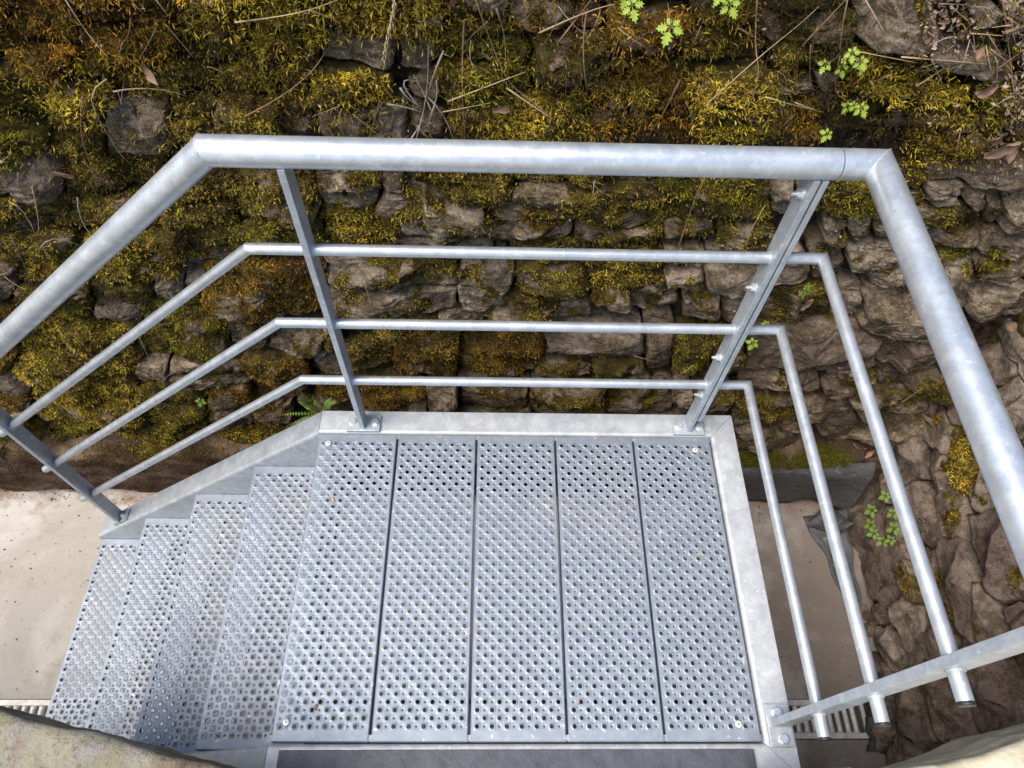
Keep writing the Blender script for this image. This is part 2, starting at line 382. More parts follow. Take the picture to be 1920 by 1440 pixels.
def build_stones(wl, parent, depth=.13, maxfill=1.27, bulge=.8, strata=1.3, joint=.0050, rough=1.0, boxy=6.0, mat=None):
    """each stone: star-shaped front (fitted between its neighbours) with a rounded, facetted, noisy face"""
    cs = np.array([q['c'] for q in wl.st]); data = []
    for i, q in enumerate(wl.st):
        sz_ = math.sqrt(np.linalg.norm(q['A'])*np.linalg.norm(q['B'])); see = visible(wl.world(np.append(q['c'], 0)[None]), .12)[0]
        NA, NR = (56, 13) if see and sz_ > .03 else ((36, 8) if see else (26, 6))
        th = np.linspace(0, 2*math.pi, NA, endpoint=False); dirs = np.stack([np.cos(th), np.sin(th)], -1)
        ext = max(np.linalg.norm(q['A']), np.linalg.norm(q['B']))
        near = [j for j in range(len(cs)) if j != i and np.linalg.norm(cs[j]-cs[i]) < ext+.28]
        Ld = dirs @ q['M'].T; r1 = 1/((np.abs(Ld[:, 0])**4.5+np.abs(Ld[:, 1])**4.5)**(1/4.5))
        t = np.linspace(.02, maxfill, 60)
        P = q['c'] + dirs[:, None, :]*(r1[:, None, None]*t[None, :, None])
        if near:
            dn = wl.dist(P, near).min(-1); bad = dn*1.02 < t[None, :]
            k = np.where(bad.any(1), bad.argmax(1), len(t)-1)
        else: k = np.full(NA, len(t)-1)
        r = r1*t[k]-joint*(1+1.4*np.clip(-dirs[:, 1], 0, 1)*(.5+1.2*rng.random()))
        r = np.maximum(r, .007)
        jit = fbm(np.concatenate([(q['c']+dirs*r[:, None])*22, np.full((NA, 1), i*3.1)], 1), 3)
        r = np.maximum(r*(1+.075*jit), .006)
        size = math.sqrt(np.linalg.norm(q['A'])*np.linalg.norm(q['B']))
        B = min(.066, size*.8)*bulge*rng.uniform(.7, 1.25)
        rho = np.concatenate([[0], np.linspace(.14, 1, NR)**.62])
        planes = [(rng.normal(0, .30, 2)+[0, .10], rng.uniform(.65, 1.0)), (rng.normal(0, .55, 2), rng.uniform(.7, 1.05)), (np.array([rng.normal(0, .2), -rng.uniform(.3, 1.2)]), rng.uniform(.9, 1.3)), (np.array([rng.normal(0, .9), .2]), rng.uniform(.8, 1.2))]
        rows = []
        for rr in rho:
            uv = dirs*(r*rr)[:, None]
            h = np.full(NA, B*max(0, 1-rr**(3.2 if q['moss'] > .5 and boxy < 10 else boxy))**.5)
            for gk, kk in planes: h = np.minimum(h, np.maximum(B*kk+uv@gk, -.008))
            if rr > .99: h = np.full(NA, -.016)
            rows.append(np.concatenate([uv+q['c'], (h+q['w'])[:, None]], 1))
        rows.append(np.concatenate([dirs*(r*.97)[:, None]+q['c'], np.full((NA, 1), -depth*.5+q['w'])], 1))
        rows.append(np.concatenate([dirs*(r*.85)[:, None]+q['c'], np.full((NA, 1), -depth+q['w'])], 1))
        G = np.array(rows)
        G[0] = G[0].mean(0)
        front = len(rho)
        tilt = rng.normal(0, .15)
        lay = (G[:front, :, 1]+tilt*G[:front, :, 0])*rng.uniform(55, 95)+1.2*fbm(G[:front]*np.array([14, 20, 14])+i*3.3, 3)
        saw = (lay-np.floor(lay)); saw = np.where(saw < .8, saw/.8, (1-saw)/.2)          # broken bedding planes
        nz = fbm(G[:front]*np.array([22, 38, 22])+i*5.7, 4); rdg = 1-2*np.abs(pnoise(G[:front]*np.array([18, 34, 18])+i*2.9))
        amp = min(1, size/.05)*rough
        G[:front, :, 2] += amp*(nz*.006+rdg*.004+(saw-.5)*.0055*strata) + (q['moss'] > .5)*.006*(1+1.2*fbm(G[:front]*45, 2))
        sh = fbm(G[:front]*30+i*9.1+40, 3)*.004; G[:front, :, 0] += sh*np.linspace(.2, 1, front)[:, None]
        data.append((G, q, size))
        Vw = wl.world(G)
        V = np.concatenate([Vw[0, :1], Vw[1:].reshape(-1, 3)])
        F = [(0, 1+k, 1+(k+1) % NA) for k in range(NA)]
        nr = G.shape[0]-1
        for a in range(nr-1):
            for k in range(NA): F.append((1+a*NA+k, 1+(a+1)*NA+k, 1+(a+1)*NA+(k+1) % NA, 1+a*NA+(k+1) % NA))
        me = mesh('stone', V, F, mat or M_stone, True)
        g = np.concatenate([G[0, :1], G[1:].reshape(-1, 3)])
        pat = sstep(.15, .6, q['moss']*1.25+.75*fbm(V*15, 3)-.28)*(q['moss'] > .08)
        set_col(me, 'sc', np.stack([pat, np.full(len(V), q['pale']), np.full(len(V), q['red']), np.ones(len(V))], -1))
        q['me'] = me; q['V'] = V; q['pat'] = pat; q['size'] = size; q['NA'] = NA
        q['F'] = F; q['see'] = bool(see); q['sc'] = np.stack([pat, np.full(len(V), q['pale']), np.full(len(V), q['red']), np.ones(len(V))], -1)
        F = np.array(F[:NA]+[(a, b, c) for (a, b, c, d) in F[NA:NA+(front-1)*NA]]+[(a, c, d) for (a, b, c, d) in F[NA:NA+(front-1)*NA]])
        q['T'] = F
    order = sorted(wl.st, key=lambda q: -(q['size']+10*q['see']))
    for q in order[:290]: obj('stone', q['me'], parent)
    rest = order[290:]
    if rest:        # the smallest and out-of-sight ones: still real stones, joined into one part
        V, F, k = [], [], 0
        for q in rest:
            V.append(q['V']); F += [tuple(i+k for i in f) for f in q['F']]; k += len(q['V']); bpy.data.meshes.remove(q['me'])
        me = mesh('small_stones', np.concatenate(V), F, mat or M_stone, True); set_col(me, 'sc', np.concatenate([q['sc'] for q in rest]))
        tag(obj('small_stones', me, parent), kind='stuff')
    return data

# ---- far wall: stones read from the photograph as boxes (x0 y0 x1 y1 moss tone pale)
FAR = """
-60 -60 30 20 .9 o .1;10 20 135 150 1 o .1;35 -70 210 15 1 o .1;130 15 320 118 1 o .1;215 -75 360 12 1 o .1;325 30 470 150 1 b .1;365 -70 480 28 .9 y .1;-60 20 8 130 1 o .1
-70 140 78 195 1 g .1;-60 200 90 285 1 g .1;100 108 212 200 1 y .1;212 125 395 192 1 b .1;395 130 520 262 .95 b .1;522 118 590 250 .7 d .1;190 205 312 305 .3 b .55;312 195 400 270 1 b .1;92 205 188 305 1 b .1
-60 290 112 365 .22 b .65;125 312 298 428 .9 b .2;-70 380 128 438 .85 b .1;300 322 445 424 .8 b .35
480 -50 640 58 1 y .1;482 62 596 118 1 y .1;592 132 722 196 1 y .1;600 88 742 142 .08 d .15;610 204 762 262 .18 b .35;650 -40 832 82 1 y .1
745 90 815 150 .1 d .2;765 155 830 260 .35 d .1;832 40 990 128 1 g .1;822 132 985 190 1 g .1;842 192 1112 268 1 y .1;840 -60 955 30 .3 d .4;965 -40 1150 72 .55 o .5
1000 78 1195 150 .8 d .1;1000 155 1085 190 .1 d .3;1152 -40 1292 78 .7 o .2;1210 90 1270 122 0 b .95;1110 155 1180 262 .8 o .1;1182 130 1290 262 1 o .1;1280 62 1420 128 .95 b .1;1292 132 1452 268 1 y .1
1296 -50 1425 55 .8 b .1;1430 -50 1610 82 .75 d .1;1452 92 1530 190 .8 d .1;1612 -50 1745 92 .1 b .5;1590 112 1712 196 1 y .1;1532 100 1588 180 .5 d .1;1714 132 1815 212 1 y .1;1768 112 1890 150 0 b .9;1832 28 1892 102 .4 g .85
1455 195 1540 262 .8 o .1;1545 190 1705 262 .7 d .1;1708 215 1830 250 .7 b .1;1730 255 1862 322 .9 y .1;1835 160 1920 250 .7 g .1;1895 -40 1990 60 .4 b .3;1925 100 2010 250 .5 b .3;1870 255 1990 300 .6 b .3
447 322 588 420 .8 b .2;590 325 706 394 .4 b .6;600 400 758 458 .9 y .1;712 330 758 362 .15 b .5;712 362 910 455 .4 b .75;762 325 958 398 .85 b .1;905 392 1060 470 .55 o .3;962 330 1232 388 .7 b .2
1062 395 1245 470 .8 b .1;1242 330 1440 428 .95 g .1;1248 432 1345 462 .5 b .35;1350 425 1440 465 .7 b .3;1448 332 1490 418 0 b .6;1498 335 1540 400 .3 d .1;1542 342 1648 408 1 g .1;1592 412 1640 460 .1 b .6;1640 418 1682 455 .2 b .7;1545 415 1590 465 .4 b .3
1668 330 1735 400 .6 b .2;1722 392 1850 472 .55 d .3;1738 352 1812 378 0 b .5;1740 380 1802 404 0 b .7;1752 290 1930 352 .05 b .15;1812 360 1850 395 0 b .2;1852 355 1880 425 .3 b .25;1880 372 1985 440 .15 g .6;1848 448 1985 545 .45 g .4;1765 478 1818 580 .3 g .4;1822 548 1930 602 .05 b .6
-70 442 120 480 .8 b .1;-70 485 30 560 .5 o .2;32 470 178 532 .95 y .1;30 536 165 568 .7 b .1;180 440 332 528 1 y .1;170 530 288 566 .75 d .15;290 522 342 566 .1 b .75;242 430 424 490 .9 b .1;430 424 600 466 .9 g .1
345 500 380 565 .1 o .2;384 498 602 592 1 o .1;410 590 520 612 .2 b .5;98 570 168 604 1 g .1;170 572 262 625 .12 o .6;30 612 258 708 1 y .1;262 572 424 678 .9 g .1;425 612 512 660 .6 b .4;500 632 622 668 .2 b .6;-60 575 30 700 .6 o .2
300 682 470 722 .6 d .1;462 672 578 742 .8 o .1;580 665 642 712 .2 b .6;-60 702 52 748 .15 o .2;60 718 250 795 1 y .1;252 680 320 728 .04 o .3;252 730 382 782 1 g .1;270 786 392 812 1 g .1;-60 752 56 798 .8 o .1;388 720 470 770 .4 o .2;392 772 470 812 .4 d .1;474 745 545 800 .8 o .1
-60 800 90 848 .7 b .1;92 800 180 848 1 g .1;182 815 332 848 1 y .1;335 818 522 850 1 y .1;524 800 600 850 .6 b .1
622 492 850 588 .5 b .45;732 470 905 498 .15 b .6;862 502 965 582 .4 b .7;968 474 1098 545 1 b .1;1100 490 1246 548 1 y .1;905 548 1105 605 .7 b .1;1112 552 1180 602 .4 o .35;1184 545 1280 602 .4 b .35;1250 480 1322 542 .6 b .2
604 470 728 490 .8 b .1;640 592 820 620 .8 o .1;604 600 640 660 .8 b .1;824 590 902 625 .3 o .4;640 640 738 702 .9 b .1;738 632 862 704 .85 o .1;866 634 1020 704 .85 o .1;1026 622 1206 676 .1 b .65;1002 682 1104 722 .6 b .1;1110 678 1208 722 .7 d .1;1212 612 1262 700 .05 d .2;1266 636 1332 704 .95 g .1
600 712 780 752 .9 o .1;742 738 800 790 .1 b .25;802 726 856 790 .05 b .2;858 724 992 775 .45 b .15;994 730 1136 790 .55 b .15;1140 728 1258 790 .4 b .35;1262 735 1300 765 0 b .5;680 756 740 800 .3 b .2;1300 735 1372 800 .5 b .2
1322 488 1522 552 .08 b .6;1284 545 1350 602 .3 b .4;1355 556 1402 608 .05 b .3;1430 552 1562 612 .65 d .1;1526 478 1588 548 .2 b .4;1592 478 1692 520 .15 b .7;1640 522 1708 545 .4 b .3;1580 548 1620 598 .05 o .45;1622 552 1765 632 .12 g .25;1640 638 1772 692 .06 b .35
1404 618 1640 700 .15 b .35;1335 622 1400 700 .75 g .2;1406 704 1540 748 .3 b .25;1542 704 1640 745 .5 d .15;1650 698 1765 732 .4 b .15;1602 735 1715 772 .4 d .15;1378 750 1492 786 .7 b .15;1496 752 1600 782 .2 b .3;1542 784 1632 832 .03 b .35;1425 788 1464 808 0 b .6;1380 790 1422 822 .15 b .3;1606 776 1655 802 .08 b .4;1466 790 1538 815 .3 b .2;1660 778 1740 830 .2 b .3
"""
far = Wall((0, 1.03, -.85), (1, 0, 0), (0, .07, 1))
for row in FAR.replace('\n', ';').split(';'):
    f = row.split()
    if not f: continue
    x0, y0, x1, y1 = map(float, f[:4]); cx, cy = (x0+x1)/2, (y0+y1)/2
    c = far.uv(cx, cy); A = (far.uv(x1, cy)-far.uv(x0, cy))/2; B = (far.uv(cx, y0)-far.uv(cx, y1))/2
    wv = -.018 if f[5] == 'd' and float(f[4]) < .2 else None
    hB = np.linalg.norm(B)
    if hB > .043 and float(f[4]) > .3:            # thick cushions of moss hide two flat courses
        k = rng.uniform(.42, .58)
        far.add(c+B*(1-k), A*rng.uniform(.85, 1.0)+B*rng.normal(0, .04), B*k, float(f[4]), f[5], float(f[6]), w=wv)
        far.add(c-B*k+A*rng.normal(0, .08), A*rng.uniform(.85, 1.05)+B*rng.normal(0, .04), B*(1-k), float(f[4])*rng.uniform(.7, 1), f[5], float(f[6]), w=wv)
    else: far.add(c, A, B, float(f[4]), f[5], float(f[6]), w=wv)
topfade = lambda p: float(np.clip(.35+.45*(p[1]-.4)+rng.normal(0, .25), 0, 1))
far.fill(-2.3, 2.6, .02, 2.3, [(.12, .036, 5500, 0), (.065, .022, 2600, -.008), (.03, .012, 500, -.035)], mf=topfade,
         reject=lambda p: p[1] < .13)
if len(far.st) > 460: far.st = far.st[:460]
wall_far = thing('dry_stone_wall', 'tall dry stone wall of rough flat stones thickly grown with yellow-green moss', 'stone wall', (0, 1.03, -1))
wall_far.location = (0, 0, 0)
m = MB(); m.box((-2.6, 1.11, -1.02), (2.6, 1.36, 1.49))
m.V = [(x, y+.07*(z+.85)*(y < 1.2), z) for x, y, z in m.V]
m.build('wall_core', M_soil, wall_far)
build_stones(far, wall_far)

# ---- side wall on the right (courses run towards the terrace)
side = Wall((1.895, .99, -1.0), (-.155, -1, 0), (.12, -.02, 1))
SIDE = """
1635 1010 230 76 .05 .45 .5;1695 850 100 48 .05 .3 .6;1725 965 130 44 .03 .6 .4;1742 885 105 36 .25 .8 .2;1768 955 130 44 .35 .45 .4;1795 846 120 76 .95 .2 0;1822 912 84 64 .25 .95 .1;1862 1030 185 96 .04 .15 .8
1688 1130 210 52 .02 .75 .1;1648 1205 84 44 .02 .9 0;1706 1095 84 22 .5 .7 .2;1742 1185 120 50 .02 .2 .6;1795 1085 200 60 .03 .3 .7;1838 1150 120 56 .2 .3 .6;1902 1172 100 70 .03 .6 .7;1908 1090 84 48 .55 .3 .4
1695 1330 125 52 .02 .5 .4;1735 1305 150 32 .02 .65 .1;1778 1330 170 52 .02 .12 .5;1850 1310 190 84 .02 .2 .8;1918 1275 120 46 .1 .35 .7;1730 775 130 46 .1 .4 .3;1776 735 150 52 .05 .3 .7;1852 668 96 64 .05 .45 .3;1905 655 180 66 0 .75 .1;1888 765 130 76 .03 .8 .2;1908 848 80 50 .3 .4 .4
1650 1110 60 30 .02 .4 .8;1640 1150 50 26 .1 .5 .3;1690 1440 120 60 .05 .4 .4;1780 1460 140 80 .05 .3 .6;1668 1285 50 24 .2 .2 .4;1655 905 70 40 .05 .45 .4
"""
for row in SIDE.replace('\n', ';').split(';'):
    f = row.split()
    if not f: continue
    cx, cy, L, Wd, mo, pa, re = map(float, f)
    dv = np.array([cx-949, cy+1405]); dv /= np.linalg.norm(dv)
    c = side.uv(cx, cy); A = (side.uv(cx+dv[0]*L/2, cy+dv[1]*L/2)-side.uv(cx-dv[0]*L/2, cy-dv[1]*L/2))/2
    Bq = (side.uv(cx+Wd/2, cy)-side.uv(cx-Wd/2, cy))/2; B = np.array([0, Bq[1]])
    side.add(c, A, B, mo, 'y' if mo > .8 else 'o', min(1, pa*.9+.06), red=min(1, re*1.1+.1))
side.fill(-.1, 1.3, .02, 1.9, [(.12, .05, 2500, 0), (.06, .028, 2500, -.004), (.028, .017, 2500, -.016)], moss=(0, .35), pale=(.02, .35))
wall_side = thing('rubble_side_wall', 'bare grey-brown rubble wall of long slabs closing the yard at the foot of the mossy wall', 'stone wall')
m = MB(); Vb = []
for w in (-.032, -.45):
    for (u, v) in ((-.2, -.02), (1.7, -.02), (1.7, 2.4), (-.2, 2.4)): Vb.append(side.world(np.array([u, v, w])))
m.add(Vb, [(0, 1, 2, 3), (7, 6, 5, 4), (0, 4, 5, 1), (1, 5, 6, 2), (2, 6, 7, 3), (3, 7, 4, 0)])
m.build('wall_core', M_soil, wall_side)
build_stones(side, wall_side, bulge=.45, strata=.3, joint=.0045, maxfill=1.2, rough=.45, boxy=14.0, mat=M_stone2)

# surface height lookup so that small things rest on the stones
class HMap:
    def __init__(s, wl, res=.012):
        s.wl = wl; s.res = res; s.h = {}
        for q in wl.st:
            d = q['V']-wl.o; u = d@wl.eu; v = d@wl.ev; w = d@wl.n + (.006 if q['moss'] > .5 else 0)
            for a, b, c in zip(np.floor(u/res).astype(int), np.floor(v/res).astype(int), w):
                k = (a, b)
                if c > s.h.get(k, -9): s.h[k] = c
    def at(s, u, v, rad=1):
        a, b = int(math.floor(u/s.res)), int(math.floor(v/s.res)); m = -9
        for i in range(-rad, rad+1):
            for j in range(-rad, rad+1): m = max(m, s.h.get((a+i, b+j), -9))
        return m if m > -1 else 0.0
    def px(s, x, y, off=.004, rad=1):
        w = .02
        for _ in range(3):
            u, v = s.wl.uv(x, y, w); w = max(-.02, s.at(u, v, rad))+off
        u, v = s.wl.uv(x, y, w)
        return s.wl.o+s.wl.eu*u+s.wl.ev*v+s.wl.n*w
# ---- moss: hundreds of thousands of small fronds growing on the stones
PAL = {'y': [(.55, .40, .035), (.37, .30, .03), (.60, .415, .045)], 'g': [(.24, .235, .018), (.35, .29, .02), (.16, .15, .016)],
       'o': [(.36, .18, .018), (.23, .12, .016), (.34, .215, .018)], 'b': [(.27, .20, .028), (.35, .275, .03), (.17, .115, .026)],
       'd': [(.06, .058, .014), (.10, .085, .014), (.065, .045, .015)]}
def frond_mesh(P, N, L, col, name, mat, width=.00102, droop=.65, spread=1.0):
    n = len(P)
    rnd = rng.normal(size=(n, 3)); tan = rnd-N*(rnd*N).sum(1, keepdims=True); tan /= np.linalg.norm(tan, axis=1, keepdims=True)+1e-9
    d1 = N*rng.uniform(.22, .8, (n, 1))+tan*rng.uniform(.35, 1.0, (n, 1))*spread; d1 /= np.linalg.norm(d1, axis=1, keepdims=True)
    d2 = d1+tan*rng.normal(.2, .5, (n, 1))+np.array([0, 0, -1])*rng.uniform(.1, 1, (n, 1))*droop*1.6
    d2 /= np.linalg.norm(d2, axis=1, keepdims=True)
    s = np.cross(d1, rng.normal(size=(n, 3))); s /= np.linalg.norm(s, axis=1, keepdims=True)+1e-9
    w = width*rng.uniform(.7, 1.35, (n, 1)); L = L[:, None]
    p1 = P+d1*L*.5; p2 = p1+d2*L*.5
    V = np.stack([P-N*.002-s*w*.5, P-N*.002+s*w*.5, p1+s*w, p1-s*w, p2], 1).reshape(-1, 3)
    b = np.arange(n)[:, None]*5
    Q = np.concatenate([b+np.array([[0, 1, 2]]), b+np.array([[0, 2, 3]]), b+np.array([[3, 2, 4]])])
    me = npmesh(name, V, Q, mat, False, 3)
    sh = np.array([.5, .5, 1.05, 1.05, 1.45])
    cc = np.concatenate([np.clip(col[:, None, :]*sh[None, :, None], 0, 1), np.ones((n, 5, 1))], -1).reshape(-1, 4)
    set_col(me, 'col', cc); return me
def grow(wl, dens, cut=None):
    Ps, Ns, Ls, Cs = [], [], [], []
    for q in wl.st:
        if q['moss'] < .02: continue
        V, T = q['V'], q['T']; a, b, c = V[T[:, 0]], V[T[:, 1]], V[T[:, 2]]
        nn = np.cross(b-a, c-a); ar = np.linalg.norm(nn, axis=1); nn /= ar[:, None]+1e-12; ar *= .5
        flip = np.where((nn@wl.n) < 0, -1, 1)[:, None]; nn = nn*flip
        k = rng.poisson(ar*dens); idx = np.repeat(np.arange(len(T)), k)
        if not len(idx): continue
        r1 = np.sqrt(rng.random(len(idx)))[:, None]; r2 = rng.random(len(idx))[:, None]
        P = a[idx]*(1-r1)+b[idx]*r1*(1-r2)+c[idx]*r1*r2
        vis = visible(P, .07) | (rng.random(len(P)) < .16); P, idx = P[vis], idx[vis]; N = nn[idx]
        if not len(P): continue
        pat = (q['pat'][T[idx]]).mean(1)
        up = np.clip(.60+N[:, 2]*1.25, .02, 1)
        fuzz = (wl is far)*.55*sstep(-.25, .4, fbm(P*19+23, 3))      # brown dead moss on the barer stones
        keep = rng.random(len(P)) < np.clip(np.maximum(pat*1.1, fuzz), 0, 1)*up*sstep(-.55, .1, fbm(P*34, 2)+.15)
        P, N, pat = P[keep], N[keep], pat[keep]
        if not len(P): continue
        tn = fbm(P*np.array([9, 9, 9]), 3)+rng.normal(0, .25, len(P))
        pal = np.array(PAL[q['tone']]); alt = np.array(PAL['b'])
        ci = np.where(tn > .25, 0, np.where(tn > -.25, 1, 2)); col = pal[ci]; bare = pat < .25
        mixb = (sstep(.1, .7, fbm(P*6+31, 3))*.8)[:, None]; col = col*(1-mixb)+alt[ci]*mixb
        brown = rng.random(len(P)) < .16+.5*sstep(.1, .6, fbm(P*11+57, 3)); col[brown] = np.array([.10, .052, .018])*rng.uniform(.6, 1.3, (brown.sum(), 1))
        col = col*rng.uniform(.6, 1.35, (len(P), 1))*(.55+.75*sstep(-.5, .55, fbm(P*22+12, 3)))[:, None]
        col[bare] = np.array([.115, .078, .028])*rng.uniform(.5, 1.4, (bare.sum(), 1))
        big = {'y': 1.25, 'o': 1.1, 'g': .95, 'b': .95, 'd': .8}[q['tone']]
        Ps.append(P); Ns.append(N); Cs.append(col)
        Ls.append(rng.uniform(.005, .0122, len(P))*big*(.65+.5*pat)*(.8+.35*sstep(-.2, 1.6, P[:, 2]+.5)))
    return [np.concatenate(x) for x in (Ps, Ns, Ls, Cs)]
P, N, L, col = grow(far, 108000)
# shaggy mats that bridge the joints: moss hangs over the edges of the stones
HF = HMap(far)
def mats(n):
    u = rng.uniform(-2.2, 1.95, n); v = rng.uniform(.15, 2.0, n); uv = np.stack([u, v], -1)
    q = uv+rng.normal(0, .012, (n, 2)); q[:, 1] += .012
    Mi = np.zeros(n); To = np.zeros(n, int); tl = 'ygobd'
    mo = np.array([s_['moss'] for s_ in far.st]); to = np.array([tl.index(s_['tone']) for s_ in far.st])
    for k in range(0, n, 4000):
        d = far.dist(q[k:k+4000]); j = d.argmin(1); Mi[k:k+4000] = np.where(d.min(1) < 1.9, mo[j], 0); To[k:k+4000] = to[j]
    P0 = far.world(np.concatenate([uv, np.zeros((n, 1))], 1))
    hgt = sstep(.15, .75, P0[:, 2]); lump = fbm(P0*15+4, 3)
    keep = (Mi > .45-.2*hgt)*(lump+.55*Mi-.66+.75*hgt > 0)*(rng.random(n) < .04+.96*hgt)
    keep &= fbm(P0*7.5+70, 2) > -.36-.25*hgt
    idx = np.where(keep)[0]; w = np.array([HF.at(u[i], v[i], 2) for i in idx])
    w = np.where(w > -.02, w, -.02)-rng.uniform(0, .012, len(idx))+.008*np.clip(lump[idx], -1, 1)
    P = far.world(np.stack([u[idx], v[idx], w], -1))
    g = np.stack([pnoise(P*38), pnoise(P*38+50), pnoise(P*38+90)], -1); N = far.n+np.array([0, 0, .25])+g*.8; N /= np.linalg.norm(N, axis=1, keepdims=True)
    pals = np.array([PAL[c] for c in tl]); tn = fbm(P*9, 3)+rng.normal(0, .25, len(P)); ci = np.where(tn > .25, 0, np.where(tn > -.25, 1, 2))
    col = pals[To[idx], ci]; mb = (sstep(.0, .7, fbm(P*6+31, 3))*.8)[:, None]; col = col*(1-mb)+np.array(PAL['b'])[ci]*mb
    br = rng.random(len(P)) < .14+.45*sstep(.1, .6, fbm(P*11+57, 3)); col[br] = np.array([.10, .052, .018])*rng.uniform(.6, 1.3, (br.sum(), 1))
    return P, N, rng.uniform(.006, .0150, len(P))*(.7+.45*hgt[idx]), col*rng.uniform(.6, 1.35, (len(P), 1))*(.55+.75*sstep(-.5, .55, fbm(P*22+12, 3)))[:, None]
Pm, Nm, Lm, Cm = mats(230000)
P = np.concatenate([P, Pm]); N = np.concatenate([N, Nm]); L = np.concatenate([L, Lm]); col = np.concatenate([col, Cm])
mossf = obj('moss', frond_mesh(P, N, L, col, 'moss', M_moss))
tag(mossf, 'shaggy yellow-green and brown moss cushions covering the tall dry stone wall', 'moss', kind='stuff')
print('MOSS', len(P), 'far stones', len(far.st), 'side', len(side.st))
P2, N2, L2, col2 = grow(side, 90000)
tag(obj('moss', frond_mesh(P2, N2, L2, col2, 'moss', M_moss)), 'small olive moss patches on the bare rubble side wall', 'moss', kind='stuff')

HS = HMap(side)

# ---- footing ledge at the bottom of the mossy wall
def ledge(x0, x1, nx=150):
    prof = [(.972, -1.01), (.966, -.96), (.965, -.90), (.967, -.84), (.969, -.78), (.973, -.735), (.984, -.708), (1.01, -.698), (1.06, -.69), (1.12, -.68)]
    V = []; F = []; k = len(prof)
    for i in range(nx+1):
        x = x0+(x1-x0)*i/nx
        for (y, z) in prof: V.append((x, y, z))
    V = np.array(V); nz = fbm(V*np.array([7, 30, 16]), 4)
    V[:, 1] += nz*.020-.006*pnoise(V*3)+.006*fbm(V*40, 2); V[:, 2] += fbm(V*np.array([9, 9, 9])+8, 3)*.006*(V[:, 2] > -.99)
    for i in range(nx):
        for j in range(k-1): a = i*k+j; F.append((a, a+k, a+k+1, a+1))
    return V, F
V, F = ledge(-2.6, 2.1)
foot = tag(obj('wall_footing', mesh('wall_footing', V, F, M_footing, True)), 'low brown earthy concrete footing running along the foot of the mossy wall', 'footing')
# mossy top of the ledge
n = 70000
xx = np.where(rng.random(n) < .62, rng.uniform(1.05, 1.78, n), rng.uniform(-2.2, 1.0, n)); yy = rng.uniform(.962, 1.06, n)
kp = sstep(.0, .35, fbm(np.stack([xx*7, yy*9, xx*0], -1), 3)+np.where(xx > 1.0, .45, .38)) > rng.random(n)
xx, yy = xx[kp], yy[kp]; P = np.stack([xx, yy, np.full(len(xx), -.700)+rng.normal(0, .003, len(xx))-(yy < .985)*(.985-yy)*.9], -1)
col = np.where((P[:, :1] > 1.0), np.array([.125, .13, .018]), np.array([.13, .095, .018]))*rng.uniform(.45, 1.4, (len(P), 1)); bb = rng.random(len(P)) < .3; col[bb] = np.array([.13, .09, .014])
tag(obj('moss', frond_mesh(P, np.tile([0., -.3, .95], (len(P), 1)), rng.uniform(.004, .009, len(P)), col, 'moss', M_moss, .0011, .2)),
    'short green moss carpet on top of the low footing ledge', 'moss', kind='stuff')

n = 30000
xx = rng.uniform(-2.1, 1.1, n); tt = rng.random(n); zz = -.99+.29*tt; kp = rng.random(n) < sstep(-.35, .45, fbm(np.stack([xx*8, zz*22, xx*0], -1), 3)+.25*tt)
xx, zz = xx[kp], zz[kp]; P = np.stack([xx, .962-.004*rng.random(len(xx)), zz], -1)
col = np.array([.070, .042, .022])*rng.uniform(.4, 1.5, (len(P), 1)); gg = (rng.random(len(P)) < .25*sstep(-.1, .5, fbm(P*7+3, 3))); col[gg] = np.array([.11, .10, .016])
tag(obj('moss', frond_mesh(P, np.tile([0., -.95, .2], (len(P), 1)), rng.uniform(.004, .010, len(P)), col, 'moss', M_moss, .0009, .4)),
    'thin dark brown moss fuzz on the upright face of the low footing', 'moss', kind='stuff')
# ---- rubber liner hanging over the footing in the corner
def sheet(name, fn, nu, nv, mat, thick=.0025):
    V = [fn(i/nu, j/nv) for i in range(nu+1) for j in range(nv+1)]
    F = [(i*(nv+1)+j, (i+1)*(nv+1)+j, (i+1)*(nv+1)+j+1, i*(nv+1)+j+1) for i in range(nu) for j in range(nv)]
    me = mesh(name, V, F, mat, True); o = obj(name, me)
    md = o.modifiers.new('thickness', 'SOLIDIFY'); md.thickness = thick; md.offset = 0
    return o
def liner(s, t):
    x = 1.16+.70*s
    zb = -.995+.050*max(0, math.sin(x*19+.9))**1.5*(.65+.35*math.sin(x*9)) + .004*math.sin(x*47)
    z = -.715+(zb+.715)*t
    y = .968-.022*min(1, t*6)-.004*math.sin(x*19+t*2)-.006*t*t+.014*(t < .01)
    if s > .8: y -= (s-.8)*.25*t
    return (x, y, z)
tag(sheet('rubber_liner', liner, 70, 10, M_liner), 'dark grey rubber liner sheet hanging over the footing with a wavy lower edge', 'liner')
def flap(s, t):
    # strip lying along the side wall foot, its near part narrow, far end folded over itself
    p0 = np.array([1.755, .52]); p1 = np.array([1.80, .90]); q = p0+(p1-p0)*s
    wdt = .012+.125*s**1.5
    x = q[0]-wdt*t+.03*(1-t); z = -.992+.035*(1-t)**2+.004*math.sin(9*s+3*t)
    return (x+.006*math.sin(14*s), q[1]-.02*t*s, z)
tag(sheet('liner_strip', flap, 30, 8, M_liner), 'narrow dark rubber strip lying on the floor against the side wall', 'liner')
